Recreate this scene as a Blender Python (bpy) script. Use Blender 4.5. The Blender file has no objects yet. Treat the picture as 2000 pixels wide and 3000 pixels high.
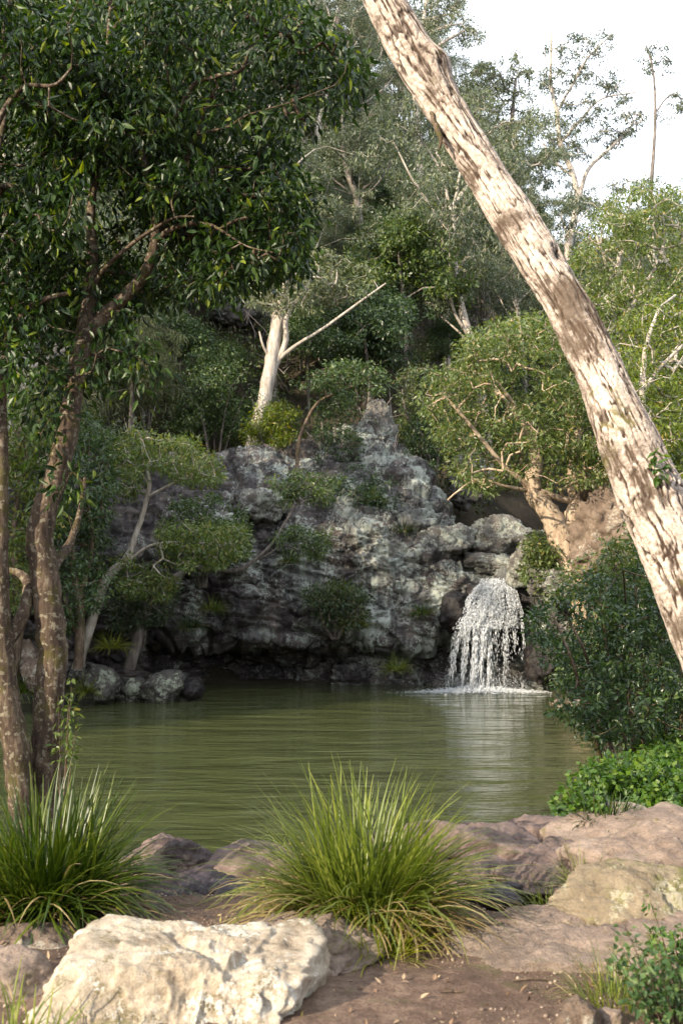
import bpy, bmesh, math
import numpy as np

# ------------------------------------------------------------------ camera, sky, sun, exposure
SC = bpy.context.scene
COL = SC.collection
PITCH = math.radians(5.2); CAMZ = 2.8; FPX = 35 / 36 * 3000
cam_data = bpy.data.cameras.new('camera'); cam = bpy.data.objects.new('camera', cam_data); COL.objects.link(cam)
cam_data.sensor_fit = 'VERTICAL'; cam_data.sensor_height = 36; cam_data.sensor_width = 24; cam_data.lens = 35
cam_data.clip_start = 0.05; cam_data.clip_end = 2000
cam.location = (0, 0, CAMZ); cam.rotation_euler = (math.pi / 2 + PITCH, 0, 0)
cam_data.dof.use_dof = True; cam_data.dof.focus_distance = 11; cam_data.dof.aperture_fstop = 4.0
SC.camera = cam

SUN_EL = math.radians(25); SUN_AZ = (-0.74, -0.67)      # horizontal direction towards the sun: behind the camera, to the left
world = bpy.data.worlds.new('World'); SC.world = world; world.use_nodes = True
wn = world.node_tree; wn.nodes.clear()
w_out = wn.nodes.new('ShaderNodeOutputWorld'); w_bg = wn.nodes.new('ShaderNodeBackground')
sky = wn.nodes.new('ShaderNodeTexSky'); sky.sky_type = 'NISHITA'; sky.sun_disc = False
sky.sun_elevation = SUN_EL; sky.sun_rotation = math.atan2(SUN_AZ[0], SUN_AZ[1]); sky.air_density = 1.0; sky.dust_density = 2.0
# bright broken cloud all over the sky
tc = wn.nodes.new('ShaderNodeTexCoord'); nz = wn.nodes.new('ShaderNodeTexNoise'); nz.inputs['Scale'].default_value = 2.2
nz.inputs['Detail'].default_value = 6; nz.inputs['Roughness'].default_value = 0.55
rp = wn.nodes.new('ShaderNodeValToRGB'); rp.color_ramp.elements[0].position = 0.32; rp.color_ramp.elements[1].position = 0.55
rp.color_ramp.elements[0].color = (0.45, 0.45, 0.45, 1); rp.color_ramp.elements[1].color = (0.95, 0.95, 0.95, 1)
mx = wn.nodes.new('ShaderNodeMixRGB'); mx.inputs[2].default_value = (10.0, 10.6, 11.6, 1)
wn.links.new(tc.outputs['Generated'], nz.inputs['Vector']); wn.links.new(nz.outputs['Fac'], rp.inputs['Fac'])
wn.links.new(rp.outputs['Color'], mx.inputs['Fac']); wn.links.new(sky.outputs['Color'], mx.inputs[1])
wn.links.new(mx.outputs['Color'], w_bg.inputs['Color']); w_bg.inputs['Strength'].default_value = 0.115
wn.links.new(w_bg.outputs['Background'], w_out.inputs['Surface'])

sun_data = bpy.data.lights.new('sun', 'SUN'); sun_data.energy = 4.6; sun_data.angle = math.radians(0.6); sun_data.color = (1.0, 0.86, 0.66)
sun = bpy.data.objects.new('sun', sun_data); COL.objects.link(sun)
from mathutils import Vector
sun.rotation_euler = Vector((SUN_AZ[0] * math.cos(SUN_EL), SUN_AZ[1] * math.cos(SUN_EL), math.sin(SUN_EL))).to_track_quat('Z', 'Y').to_euler()
sun.location = (-20, -20, 30)

SC.view_settings.view_transform = 'Standard'; SC.view_settings.look = 'None'; SC.view_settings.gamma = 1
SC.view_settings.exposure = 1.1
SC.render.engine = 'CYCLES'
SC.cycles.max_bounces = 6; SC.cycles.diffuse_bounces = 4; SC.cycles.glossy_bounces = 2; SC.cycles.transmission_bounces = 4; SC.cycles.transparent_max_bounces = 4
SC.cycles.use_denoising = True; SC.cycles.caustics_reflective = False; SC.cycles.caustics_refractive = False
SC.cycles.sample_clamp_indirect = 4

# ------------------------------------------------------------------ tools
def at(px, py, Y):
    """point of the photograph (2000 x 3000) at world depth Y"""
    x = (px - 1000) / FPX; y = (1500 - py) / FPX
    d = np.array([x, math.cos(PITCH) - y * math.sin(PITCH), math.sin(PITCH) + y * math.cos(PITCH)])
    return np.array([0, 0, CAMZ]) + d * (Y / d[1])

def hash3(ix, iy, iz, seed=0):
    h = (ix * 374761393 + iy * 668265263 + iz * 1274126177 + seed * 974711) & 0xFFFFFFFF
    h = ((h ^ (h >> 13)) * 1274126177) & 0xFFFFFFFF
    h = ((h ^ (h >> 16)) * 2246822519) & 0xFFFFFFFF
    return ((h ^ (h >> 15)) & 0xFFFFFF) / float(0xFFFFFF)

def vnoise(p, seed=0):
    p = np.asarray(p, float); i = np.floor(p).astype(np.int64); f = p - i
    u = f * f * f * (f * (f * 6 - 15) + 10)
    r = 0
    for dx in (0, 1):
        for dy in (0, 1):
            for dz in (0, 1):
                w = (u[:, 0] if dx else 1 - u[:, 0]) * (u[:, 1] if dy else 1 - u[:, 1]) * (u[:, 2] if dz else 1 - u[:, 2])
                r = r + w * hash3(i[:, 0] + dx, i[:, 1] + dy, i[:, 2] + dz, seed)
    return r * 2 - 1

def fbm(p, octaves=4, seed=0, gain=0.5):
    r = 0; a = 1.0; s = 1.0; t = 0
    for k in range(octaves):
        r = r + a * vnoise(np.asarray(p) * s, seed + k * 17); t += a; a *= gain; s *= 2.03
    return r / t

def ridged(p, octaves=4, seed=0):
    r = 0; a = 1.0; s = 1.0; t = 0
    for k in range(octaves):
        r = r + a * (1 - 2 * np.abs(vnoise(np.asarray(p) * s, seed + k * 17))); t += a; a *= 0.5; s *= 2.07
    return r / t

def worley(p, seed=0):
    p = np.asarray(p, float); i = np.floor(p).astype(np.int64)
    f1 = np.full(len(p), 9.0); f2 = np.full(len(p), 9.0); idv = np.zeros(len(p))
    for dx in (-1, 0, 1):
        for dy in (-1, 0, 1):
            for dz in (-1, 0, 1):
                cx, cy, cz = i[:, 0] + dx, i[:, 1] + dy, i[:, 2] + dz
                q = np.stack([cx + hash3(cx, cy, cz, seed + 1), cy + hash3(cx, cy, cz, seed + 2), cz + hash3(cx, cy, cz, seed + 3)], 1)
                d = np.linalg.norm(q - p, axis=1); cid = hash3(cx, cy, cz, seed + 4)
                n = d < f1
                f2 = np.where(n, f1, np.minimum(f2, d)); idv = np.where(n, cid, idv); f1 = np.where(n, d, f1)
    return f1, f2, idv

def sstep(a, b, x):
    t = np.clip((x - a) / (b - a), 0, 1); return t * t * (3 - 2 * t)

def mesh_np(name, V, F, smooth=False, mat=None):
    """V (n,3), F (m,3|4) or list of such arrays"""
    Fs = F if isinstance(F, list) else [F]
    me = bpy.data.meshes.new(name)
    me.vertices.add(len(V)); me.vertices.foreach_set('co', np.asarray(V, np.float32).ravel())
    li = np.concatenate([f.ravel() for f in Fs]).astype(np.int32)
    sz = np.concatenate([np.full(len(f), f.shape[1]) for f in Fs]); st = np.concatenate([[0], np.cumsum(sz)[:-1]]).astype(np.int32)
    me.loops.add(len(li)); me.loops.foreach_set('vertex_index', li)
    me.polygons.add(len(sz)); me.polygons.foreach_set('loop_start', st)
    me.polygons.foreach_set('use_smooth', np.full(len(sz), smooth))
    me.update(calc_edges=True); me.validate()
    if mat: me.materials.append(mat)
    return me

def obj(name, me, parent=None, loc=(0, 0, 0), rot=(0, 0, 0), scale=(1, 1, 1)):
    o = bpy.data.objects.new(name, me); COL.objects.link(o); o.parent = parent
    o.location = loc; o.rotation_euler = rot; o.scale = scale
    return o

def tag(o, label=None, cat=None, group=None, kind=None):
    if label: o['label'] = label
    if cat: o['category'] = cat
    if group: o['group'] = group
    if kind: o['kind'] = kind
    return o

def thing(name, label, cat, loc=(0, 0, 0), group=None):
    return tag(obj(name, None, loc=loc), label, cat, group)

def grid_faces(nu, nv, wrap_u=False):
    a = np.arange(nu if wrap_u else nu - 1); b = np.arange(nv - 1)
    A, B = np.meshgrid(a, b, indexing='ij'); A2 = (A + 1) % nu
    return np.stack([A * nv + B, A2 * nv + B, A2 * nv + B + 1, A * nv + B + 1], -1).reshape(-1, 4)

# ------------------------------------------------------------------ materials
class NT:
    def __init__(s, name):
        s.m = bpy.data.materials.new(name); s.m.use_nodes = True; s.t = s.m.node_tree; s.t.nodes.clear()
        s.out = s.t.nodes.new('ShaderNodeOutputMaterial')
    def n(s, typ, ins=None, **props):
        nd = s.t.nodes.new('ShaderNode' + typ)
        for k, v in props.items(): setattr(nd, k, v)
        for k, v in (ins or {}).items():
            if isinstance(v, bpy.types.NodeSocket): s.t.links.new(v, nd.inputs[k])
            else: nd.inputs[k].default_value = v
        return nd
    def noise(s, vec, scale, detail=4, rough=0.6, out='Fac', **kw):
        return s.n('TexNoise', dict(Vector=vec, Scale=scale, Detail=detail, Roughness=rough, **kw)).outputs[out]
    def ramp(s, fac, stops, interp='LINEAR'):
        r = s.n('ValToRGB', dict(Fac=fac)); cr = r.color_ramp; cr.interpolation = interp
        while len(cr.elements) < len(stops): cr.elements.new(0.5)
        for e, (p, c) in zip(cr.elements, stops):
            e.position = p; e.color = (c if isinstance(c, tuple) else (c, c, c)) + (1,)
        return r.outputs['Color']
    def mix(s, fac, a, b, mode='MIX'):
        n = s.n('MixRGB', blend_type=mode)
        for i, v in ((0, fac), (1, a), (2, b)):
            if isinstance(v, bpy.types.NodeSocket): s.t.links.new(v, n.inputs[i])
            else: n.inputs[i].default_value = v if not isinstance(v, tuple) else v + (1,) * (4 - len(v))
        return n.outputs[0]
    def math(s, op, a, b=0.5, clamp=False):
        n = s.n('Math', operation=op, use_clamp=clamp)
        for i, v in ((0, a), (1, b)):
            if isinstance(v, bpy.types.NodeSocket): s.t.links.new(v, n.inputs[i])
            else: n.inputs[i].default_value = v
        return n.outputs[0]
    def mapping(s, vec, scale=(1, 1, 1), rot=(0, 0, 0)):
        return s.n('Mapping', dict(Vector=vec, Scale=scale, Rotation=rot)).outputs[0]
    def done(s, shader): s.t.links.new(shader, s.out.inputs['Surface']); return s.m

def mat_rock(name, dark, mid, light, scale=1.0, lichen=None, moss=None, wet=None, rough=0.85, bump=0.5, lichen_amt=0.5, moss_amt=0.4, space='Object', strata=0.0, lichen_shade_x=None):
    t = NT(name); co = t.n('TexCoord').outputs['Object'] if space == 'Object' else t.n('NewGeometry').outputs['Position']
    n1 = t.noise(co, 1.3 * scale, 6, 0.65, Distortion=0.4); n2 = t.noise(co, 9 * scale, 6, 0.7); n3 = t.noise(co, 45 * scale, 4, 0.7)
    f = t.math('ADD', t.math('MULTIPLY', n1, 0.55), t.math('ADD', t.math('MULTIPLY', n2, 0.3), t.math('MULTIPLY', n3, 0.15)))
    c = t.ramp(f, [(0.36, dark), (0.5, mid), (0.64, light)])
    if strata:
        s_ = t.noise(t.mapping(co, (0.6, 0.6, 7.0), (0.2, 0.25, 0)), 1.2 * scale, 5, 0.6, Distortion=0.6)
        c = t.mix(strata, c, t.ramp(s_, [(0.38, 0.25), (0.5, 0.55), (0.62, 0.95)]), 'OVERLAY')
    r = t.ramp(n2, [(0.3, rough - 0.1), (0.7, min(1, rough + 0.1))])
    if moss:
        mf = t.ramp(t.math('ADD', t.math('MULTIPLY', t.noise(co, 2.1 * scale, 5, 0.7), 0.75), t.math('MULTIPLY', n3, 0.25)), [(0.62 - 0.3 * moss_amt, 0.0), (0.7 - 0.3 * moss_amt, 0.85)])
        c = t.mix(mf, c, moss)
    if lichen:
        big = t.noise(co, 0.9 * scale, 4, 0.6); sp = t.noise(co, 13 * scale, 5, 0.75); fine = t.noise(co, 4.0 * scale, 4, 0.7)
        q = t.math('ADD', t.math('MULTIPLY', big, 0.35), t.math('ADD', t.math('MULTIPLY', sp, 0.4), t.math('MULTIPLY', fine, 0.25)))
        if lichen_shade_x: q = t.math('ADD', q, t.n('MapRange', {0: t.n('SeparateXYZ', dict(Vector=co)).outputs[0], 1: lichen_shade_x[0], 2: lichen_shade_x[1], 3: -0.05, 4: 0.025}).outputs[0])  # fewer lichens at low x also stand in for tree shade
        lf = t.ramp(q, [(0.60 - 0.18 * lichen_amt, 0.0), (0.635 - 0.18 * lichen_amt, 0.95)])
        lc = t.mix(t.noise(co, 5 * scale, 3), lichen, tuple(0.62 * v for v in lichen))
        c = t.mix(lf, c, lc)
    if wet:
        wf = t.ramp(t.noise(t.mapping(co, (1.6, 1.6, 0.28)), 1.1 * scale, 4, 0.6), [(0.5 - 0.12 * wet, 0.0), (0.58 - 0.12 * wet, 1.0)])
        c = t.mix(wf, c, t.mix(1.0, c, (0.38, 0.36, 0.38), 'MULTIPLY')); r = t.mix(wf, r, (0.28, 0.28, 0.28))
    h = t.math('ADD', t.math('MULTIPLY', n1, 0.5), t.math('ADD', t.math('MULTIPLY', n2, 0.35), t.math('MULTIPLY', n3, 0.2)))
    b = t.n('Bump', dict(Height=h, Strength=bump, Distance=0.12 / scale)).outputs[0]
    return t.done(t.n('BsdfPrincipled', {'Base Color': c, 'Roughness': r, 'Normal': b, 'Specular IOR Level': 0.3}).outputs[0])

def mat_bark(name, dark, mid, light, scale=1.0, lichen=None, stretch=0.22, bump=0.6, moss=None):
    t = NT(name); co = t.n('TexCoord').outputs['Object']
    st = t.mapping(co, (1, 1, stretch))
    n1 = t.noise(st, 14 * scale, 5, 0.65); n2 = t.noise(co, 2.2 * scale, 4, 0.6); n3 = t.noise(co, 60 * scale, 3, 0.6)
    f = t.math('ADD', t.math('MULTIPLY', n1, 0.55), t.math('ADD', t.math('MULTIPLY', n2, 0.3), t.math('MULTIPLY', n3, 0.15)))
    c = t.ramp(f, [(0.36, dark), (0.5, mid), (0.62, light)])
    if moss: c = t.mix(t.ramp(t.noise(co, 3.1 * scale, 5, 0.7), [(0.52, 0.0), (0.62, 0.8)]), c, moss)
    if lichen: c = t.mix(t.ramp(t.noise(co, 11 * scale, 4, 0.6), [(0.56, 0.0), (0.6, 0.9)]), c, lichen)
    b = t.n('Bump', dict(Height=n1, Strength=bump, Distance=0.03 / scale)).outputs[0]
    return t.done(t.n('BsdfPrincipled', {'Base Color': c, 'Roughness': 0.9, 'Normal': b, 'Specular IOR Level': 0.2}).outputs[0])

def mat_leaf(name, cols, trans=0.35, rough=0.45, objvar=0.35, spec=0.5, tcol=None):
    """cols: stops (pos, colour) over the random value of each leaf"""
    t = NT(name); g = t.n('NewGeometry'); oi = t.n('ObjectInfo')
    c = t.ramp(g.outputs['Random Per Island'], cols)
    big = t.noise(g.outputs['Position'], 0.55, 2, 0.5)
    hs = t.n('HueSaturation', dict(Color=c, Hue=t.math('ADD', 0.5, t.math('MULTIPLY', t.math('SUBTRACT', oi.outputs['Random'], 0.5), -0.05 * objvar / 0.35)),
             Saturation=t.math('ADD', 0.85, t.math('MULTIPLY', oi.outputs['Random'], 0.3)),
             Value=t.math('ADD', 0.75 - objvar * 0.5, t.math('ADD', t.math('MULTIPLY', oi.outputs['Random'], objvar), t.math('MULTIPLY', big, 0.5)))))
    c = hs.outputs[0]
    p = t.n('BsdfPrincipled', {'Base Color': c, 'Roughness': rough, 'Specular IOR Level': spec}).outputs[0]
    tc_ = t.mix(1.0, c, tcol or (1.5, 1.55, 0.55), 'MULTIPLY')
    tr = t.n('BsdfTranslucent', dict(Color=tc_)).outputs[0]
    m = t.n('MixShader', {0: trans}); t.t.links.new(p, m.inputs[1]); t.t.links.new(tr, m.inputs[2])
    return t.done(m.outputs[0])

# ------------------------------------------------------------------ foliage and branches
def unit(v): return v / np.maximum(np.linalg.norm(v, axis=-1, keepdims=True), 1e-9)

def leaves(name, centers, rng, n, R, L, W, mat, droop=0.4, shape='diamond', flat=0.7, spread=1.0, up=0.6):
    """n leaves round each centre; R radius of the clump; L, W leaf size"""
    C = np.repeat(np.asarray(centers), n, 0); m = len(C)
    RR = np.repeat(R, n)[:, None] if np.ndim(R) else R
    d = unit(rng.normal(size=(m, 3))) * (rng.random((m, 1)) ** 0.45)
    d[:, 2] *= flat
    P = C + d * RR
    ax = unit(d * spread + rng.normal(size=(m, 3)) * 0.55 + np.array([0, 0, -droop]))
    nn = rng.normal(size=(m, 3)) * 0.75 + np.array([0, 0, up]) + d * 0.4
    side = unit(np.cross(ax, nn)); nn = np.cross(side, ax)
    l = L * (0.6 + 0.7 * rng.random((m, 1))); w = W * (0.7 + 0.6 * rng.random((m, 1)))
    if shape == 'diamond':
        V = np.stack([P, P + ax * l * 0.45 + side * w * 0.5 - nn * w * 0.12, P + ax * l - nn * l * 0.1, P + ax * l * 0.45 - side * w * 0.5 - nn * w * 0.12], 1).reshape(-1, 3)
        b = np.arange(m)[:, None] * 4
        F = np.concatenate([b + np.array([[0, 1, 2]]), b + np.array([[0, 2, 3]])])
    else:   # lance: six rim points, folded along the midrib and bent
        k = rng.random((m, 1)) * 0.3
        mid = lambda s, z: P + ax * l * s - nn * l * k * s * s + nn * w * z
        V = np.stack([mid(0, 0), mid(.3, .1) + side * w * .5, mid(.68, .1) + side * w * .36, mid(1, 0), mid(.68, .1) - side * w * .36, mid(.3, .1) - side * w * .5, mid(.5, -.08)], 1).reshape(-1, 3)
        b = np.arange(m)[:, None] * 7
        F = np.concatenate([b + np.array([q]) for q in ([0, 1, 6], [1, 2, 6], [2, 3, 6], [3, 4, 6], [4, 5, 6], [5, 0, 6])])
    return mesh_np(name, V, F, False, mat)

class Wood:
    """limbs with radii, then twigs to every leaf clump; radii by the pipe model"""
    def __init__(s): s.V = []; s.F = []; s.nv = 0; s.nodes = []; s.rad = []
    def tube(s, pts, rad, sides=7, noise=0.0, rng=None, cap=True):
        pts = np.asarray(pts, float); n = len(pts); rad = np.asarray(rad, float)
        t = np.gradient(pts, axis=0); t = unit(t)
        a = np.array([0.0, 1, 0]) if abs(t[0][2]) > 0.8 else np.array([0, 0, 1.0])
        U = unit(np.cross(t, a)); W_ = np.cross(t, U)
        ang = np.linspace(0, 2 * np.pi, sides, endpoint=False)
        rr = np.repeat(rad[:, None], sides, 1)
        if noise and rng is not None: rr = rr * (1 + noise * rng.normal(size=rr.shape))
        R = pts[:, None, :] + rr[..., None] * (np.cos(ang)[None, :, None] * U[:, None, :] + np.sin(ang)[None, :, None] * W_[:, None, :])
        s.V.append(R.reshape(-1, 3))
        i = np.arange(n - 1)[:, None]; j = np.arange(sides)[None, :]; j2 = (j + 1) % sides
        s.F.append((np.stack([i * sides + j, i * sides + j2, (i + 1) * sides + j2, (i + 1) * sides + j], -1).reshape(-1, 4) + s.nv))
        s.nv += n * sides
    def limb(s, pts, rad, rng, sides=8, sub=6, wig=0.0, noise=0.03):
        pts = np.asarray(pts, float); rad = np.asarray(rad, float); n = len(pts)
        tt = np.linspace(0, n - 1, (n - 1) * sub + 1); out = []
        P = np.concatenate([[2 * pts[0] - pts[1]], pts, [2 * pts[-1] - pts[-2]]])
        for t in tt:
            i = min(int(t), n - 2); f = t - i; a, b, c, d = P[i], P[i + 1], P[i + 2], P[i + 3]
            out.append(0.5 * (2 * b + (c - a) * f + (2 * a - 5 * b + 4 * c - d) * f * f + (3 * b - a - 3 * c + d) * f ** 3))
        out = np.array(out); r = np.interp(tt, np.arange(n), rad)
        if wig: out[1:] += rng.normal(size=(len(out) - 1, 3)) * wig * r[1:, None]
        s.tube(out, r, sides, noise, rng)
        s.nodes += list(out); s.rad += list(r)
        return out
    def twigs(s, targets, rng, r0, rmax=1e9, minrad=0.0, sides=4, wig=0.12, attach_from=0):
        base = np.array(s.nodes); br = np.array(s.rad); nb = len(base)
        ok = np.arange(nb) >= attach_from
        T = np.asarray(targets)
        d0 = np.min(np.linalg.norm(T[:, None] - base[None, ok], axis=2), axis=1) if len(T) * nb < 4e6 else np.linalg.norm(T - base.mean(0), axis=1)
        order = np.argsort(d0)
        N = np.zeros((nb + 2 * len(T), 3)); N[:nb] = base; par = np.full(len(N), -1); cnt = nb
        mask = np.zeros(len(N), bool); mask[:nb] = ok
        ends = []
        for k in order:
            q = T[k]; dd = N[:cnt] - q
            dist = np.sqrt((dd ** 2).sum(1)) + 0.25 * np.maximum(dd[:, 2], 0)
            dist[~mask[:cnt]] = 1e9
            j = int(np.argmin(dist)); L = dist[j]
            midp = N[j] * 0.5 + q * 0.5 + rng.normal(size=3) * wig * L + np.array([0, 0, 0.04 * L])
            N[cnt] = midp; par[cnt] = j; N[cnt + 1] = q; par[cnt + 1] = cnt; mask[cnt:cnt + 2] = True; cnt += 2
        r2 = np.zeros(cnt)
        for i in range(cnt - 1, nb - 1, -1):
            r2[i] = max(r2[i], 0) + (r0 * r0 if (i - nb) % 2 == 1 else 0)
            if par[i] >= nb: r2[par[i]] += r2[i]
        r = np.minimum(np.sqrt(r2) if True else 0, rmax)
        # draw each twig: parent -> mid -> target
        for i in range(nb, cnt, 2):
            j = par[i]; rj = min(br[j] * 0.8, r[i] * 1.1) if j < nb else min(r[j], r[i] * 1.15)
            s.tube([N[j], N[i], N[i + 1]], [max(rj, minrad), max(r[i], minrad), max(r[i + 1], minrad)], sides if r[i] < 3 * r0 else sides + 2)
        return N[nb:cnt]
    def mesh(s, name, mat, smooth=True): return mesh_np(name, np.concatenate(s.V), np.concatenate(s.F), smooth, mat)

def in_poly(px, py, poly):
    poly = np.asarray(poly, float); inside = np.zeros(len(px), bool); j = len(poly) - 1
    for i in range(len(poly)):
        xi, yi = poly[i]; xj, yj = poly[j]
        c = ((yi > py) != (yj > py)) & (px < (xj - xi) * (py - yi) / (yj - yi + 1e-12) + xi); inside ^= c; j = i
    return inside

def sample_poly(poly, n, rng, dr, gap=0.0, gscale=0.006):
    """clump centres inside an outline, spread through the depth range dr; noise leaves gaps"""
    poly = np.asarray(poly, float); lo, hi = poly.min(0), poly.max(0); out = []
    while len(out) < n:
        px = rng.uniform(lo[0], hi[0], 4000); py = rng.uniform(lo[1], hi[1], 4000); Y = rng.uniform(dr[0], dr[1], 4000)
        ok = in_poly(px, py, poly)
        if gap: ok &= fbm(np.stack([px * gscale, py * gscale, Y * 1.3], 1), 3, 5) > gap * 2 - 1
        for a, b, c in zip(px[ok], py[ok], Y[ok]): out.append(at(a, b, c))
    return np.array(out[:n])

ICO = {}
def ico(k):
    if k not in ICO:
        bm = bmesh.new(); bmesh.ops.create_icosphere(bm, subdivisions=k, radius=1.0)
        ICO[k] = (np.array([v.co[:] for v in bm.verts]), np.array([[v.index for v in f.verts] for f in bm.faces])); bm.free()
    return ICO[k]

def rock_mesh(name, seed, size, mat, sub=5, planes=None, nplanes=16, k=0.014, amp=0.09, nscale=1.9, fine=0.04, crack=0.0, block=0.10, smooth=True):
    rng = np.random.default_rng(seed); D, F = ico(sub)
    if planes is None:
        N = unit(rng.normal(size=(nplanes, 3))); dd = rng.uniform(0.72, 1.0, nplanes)
        N = np.concatenate([N, np.eye(3), -np.eye(3), unit(np.array([[1, 1, .6], [-1, 1, .6], [1, -1, .6], [-1, -1, .6]], float))]); dd = np.concatenate([dd, np.full(6, 1.0), np.full(4, 1.05)])
    else:
        N = unit(np.array([p[:3] for p in planes], float)); dd = np.array([p[3] for p in planes], float)
    q = D @ N.T; r = np.where(q > 0.04, dd[None] / np.maximum(q, 0.04), 30.0)
    r = -k * np.log(np.exp(-(r - r.min(1, keepdims=True)) / k).sum(1)) + r.min(1)
    size = np.asarray(size, float)
    P = D * r[:, None] * size
    s = size.mean(); off = seed * 7.13
    n = fbm(P / s * nscale + off, 5, seed, 0.55) * amp * s * 1.6 + ridged(P / s * nscale * 4 + off, 4, seed + 3) * fine * s * 1.5
    if block:
        qq = P / s * np.array([2.6, 2.6, 3.6]) + off + 0.3 * np.stack([fbm(P / s * 2.5 + 3 * i, 3, seed + 7 + i) for i in range(3)], 1)
        b1, b2, bid = worley(qq, seed + 9); n = n + block * s * ((bid - 0.5) * sstep(0.0, 0.16, b2 - b1) - 0.35 * (1 - sstep(0, 0.12, b2 - b1)))
    n = n + 0.010 * s * fbm(P / s * 22 + off, 3, seed + 5)
    if crack:
        f1, f2, _ = worley((P / s * 1.5 + off + 0.25 * np.stack([fbm(P / s * 3 + 5 * i, 3, seed + i) for i in range(3)], 1)), seed)
        n = n - crack * s * (1 - sstep(0.0, 0.09, f2 - f1))
    return mesh_np(name, P + D * n[:, None], F, smooth, mat)

def rock(name, label, cat, center, size, seed, mat, rot=(0, 0, 0), group=None, **kw):
    o = obj(name, rock_mesh(name, seed, size, mat, **kw), loc=tuple(center), rot=rot)
    return tag(o, label, cat, group)

def blades(name, rng, n, mat, base_r=0.12, L=(0.5, 0.9), W=0.008, lean=(0.1, 1.1), curl=0.9, seg=7, base_z=0.0):
    """arching strap leaves of a tussock, each with a shallow V section"""
    ph = rng.random(n) * 2 * np.pi; le = lean[0] + (lean[1] - lean[0]) * rng.random(n) ** 0.8
    ln = L[0] + (L[1] - L[0]) * rng.random(n); cu = curl * (0.4 + 0.9 * rng.random(n)) * (0.3 + le)
    rb = base_r * np.sqrt(rng.random(n)); pa = ph + rng.normal(size=n) * 0.5
    bx, by = rb * np.cos(pa), rb * np.sin(pa); tw = rng.normal(size=n) * 0.25
    t = np.linspace(0, 1, seg + 1); V = np.zeros((n, seg + 1, 3, 3)); pos = np.stack([bx, by, np.full(n, base_z)], 1); dl = ln / seg
    for i, ti in enumerate(t):
        a = le + cu * ti ** 1.3 * 1.3; hd = ph + tw * ti * 2
        dirv = np.stack([np.sin(a) * np.cos(hd), np.sin(a) * np.sin(hd), np.cos(a)], 1)
        side = np.stack([-np.sin(hd), np.cos(hd), np.zeros(n)], 1); nrm = np.cross(side, dirv)
        w = W * (0.75 + 0.5 * rng.random(1)) * (1 - max(0, ti - 0.35) ** 1.6 * 1.75) * 0.5
        w = max(w, W * 0.04)
        V[:, i, 0] = pos - side * w; V[:, i, 1] = pos - nrm * w * 0.5; V[:, i, 2] = pos + side * w
        pos = pos + dirv * dl[:, None]
    b = (np.arange(n) * (seg + 1) * 3)[:, None, None]; i = (np.arange(seg) * 3)[None, :, None]
    F = np.concatenate([(b + i + np.array([[[0, 1, 4, 3]]])).reshape(-1, 4), (b + i + np.array([[[1, 2, 5, 4]]])).reshape(-1, 4)])
    return mesh_np(name, V.reshape(-1, 3), F, True, mat)

# ------------------------------------------------------------------ the setting: ground, cliff, water
POOL = np.array([(-12, 12.5), (-6.5, 10), (-3.2, 8.8), (-2, 9.0), (-1.3, 8.8), (-0.5, 9.1), (0.5, 9.0), (1.5, 9.3), (2.5, 10.6), (3.5, 13), (4.8, 18), (5.8, 24), (6.2, 28.5), (6.4, 34.5),
                 (2, 35), (-3, 35), (-6.5, 33), (-8.3, 30.5), (-11.5, 27), (-13, 20)], float)
GULLY = np.array([(5.2, 32.5, 1.8), (6.3, 37, 2.9), (9, 44, 5.0), (16, 62, 11), (27, 90, 22), (40, 140, 40)], float)

def poly_sd(x, y):
    P = np.stack([x, y], 1); d = np.full(len(x), 1e9)
    for i in range(len(POOL)):
        a = POOL[i]; b = POOL[(i + 1) % len(POOL)]; ab = b - a
        t = np.clip(((P - a) @ ab) / (ab @ ab), 0, 1)
        d = np.minimum(d, np.linalg.norm(P - a - t[:, None] * ab, axis=1))
    return np.where(in_poly(x, y, POOL), -d, d)

def gully(x, y):
    P = np.stack([x, y], 1); best = np.full(len(x), 1e9); z = np.zeros(len(x))
    for i in range(len(GULLY) - 1):
        a = GULLY[i, :2]; b = GULLY[i + 1, :2]; ab = b - a
        t = np.clip(((P - a) @ ab) / (ab @ ab), 0, 1); d = np.linalg.norm(P - a - t[:, None] * ab, axis=1)
        zz = GULLY[i, 2] + t * (GULLY[i + 1, 2] - GULLY[i, 2])
        z = np.where(d < best, zz, z); best = np.minimum(best, d)
    return best, z

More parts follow.
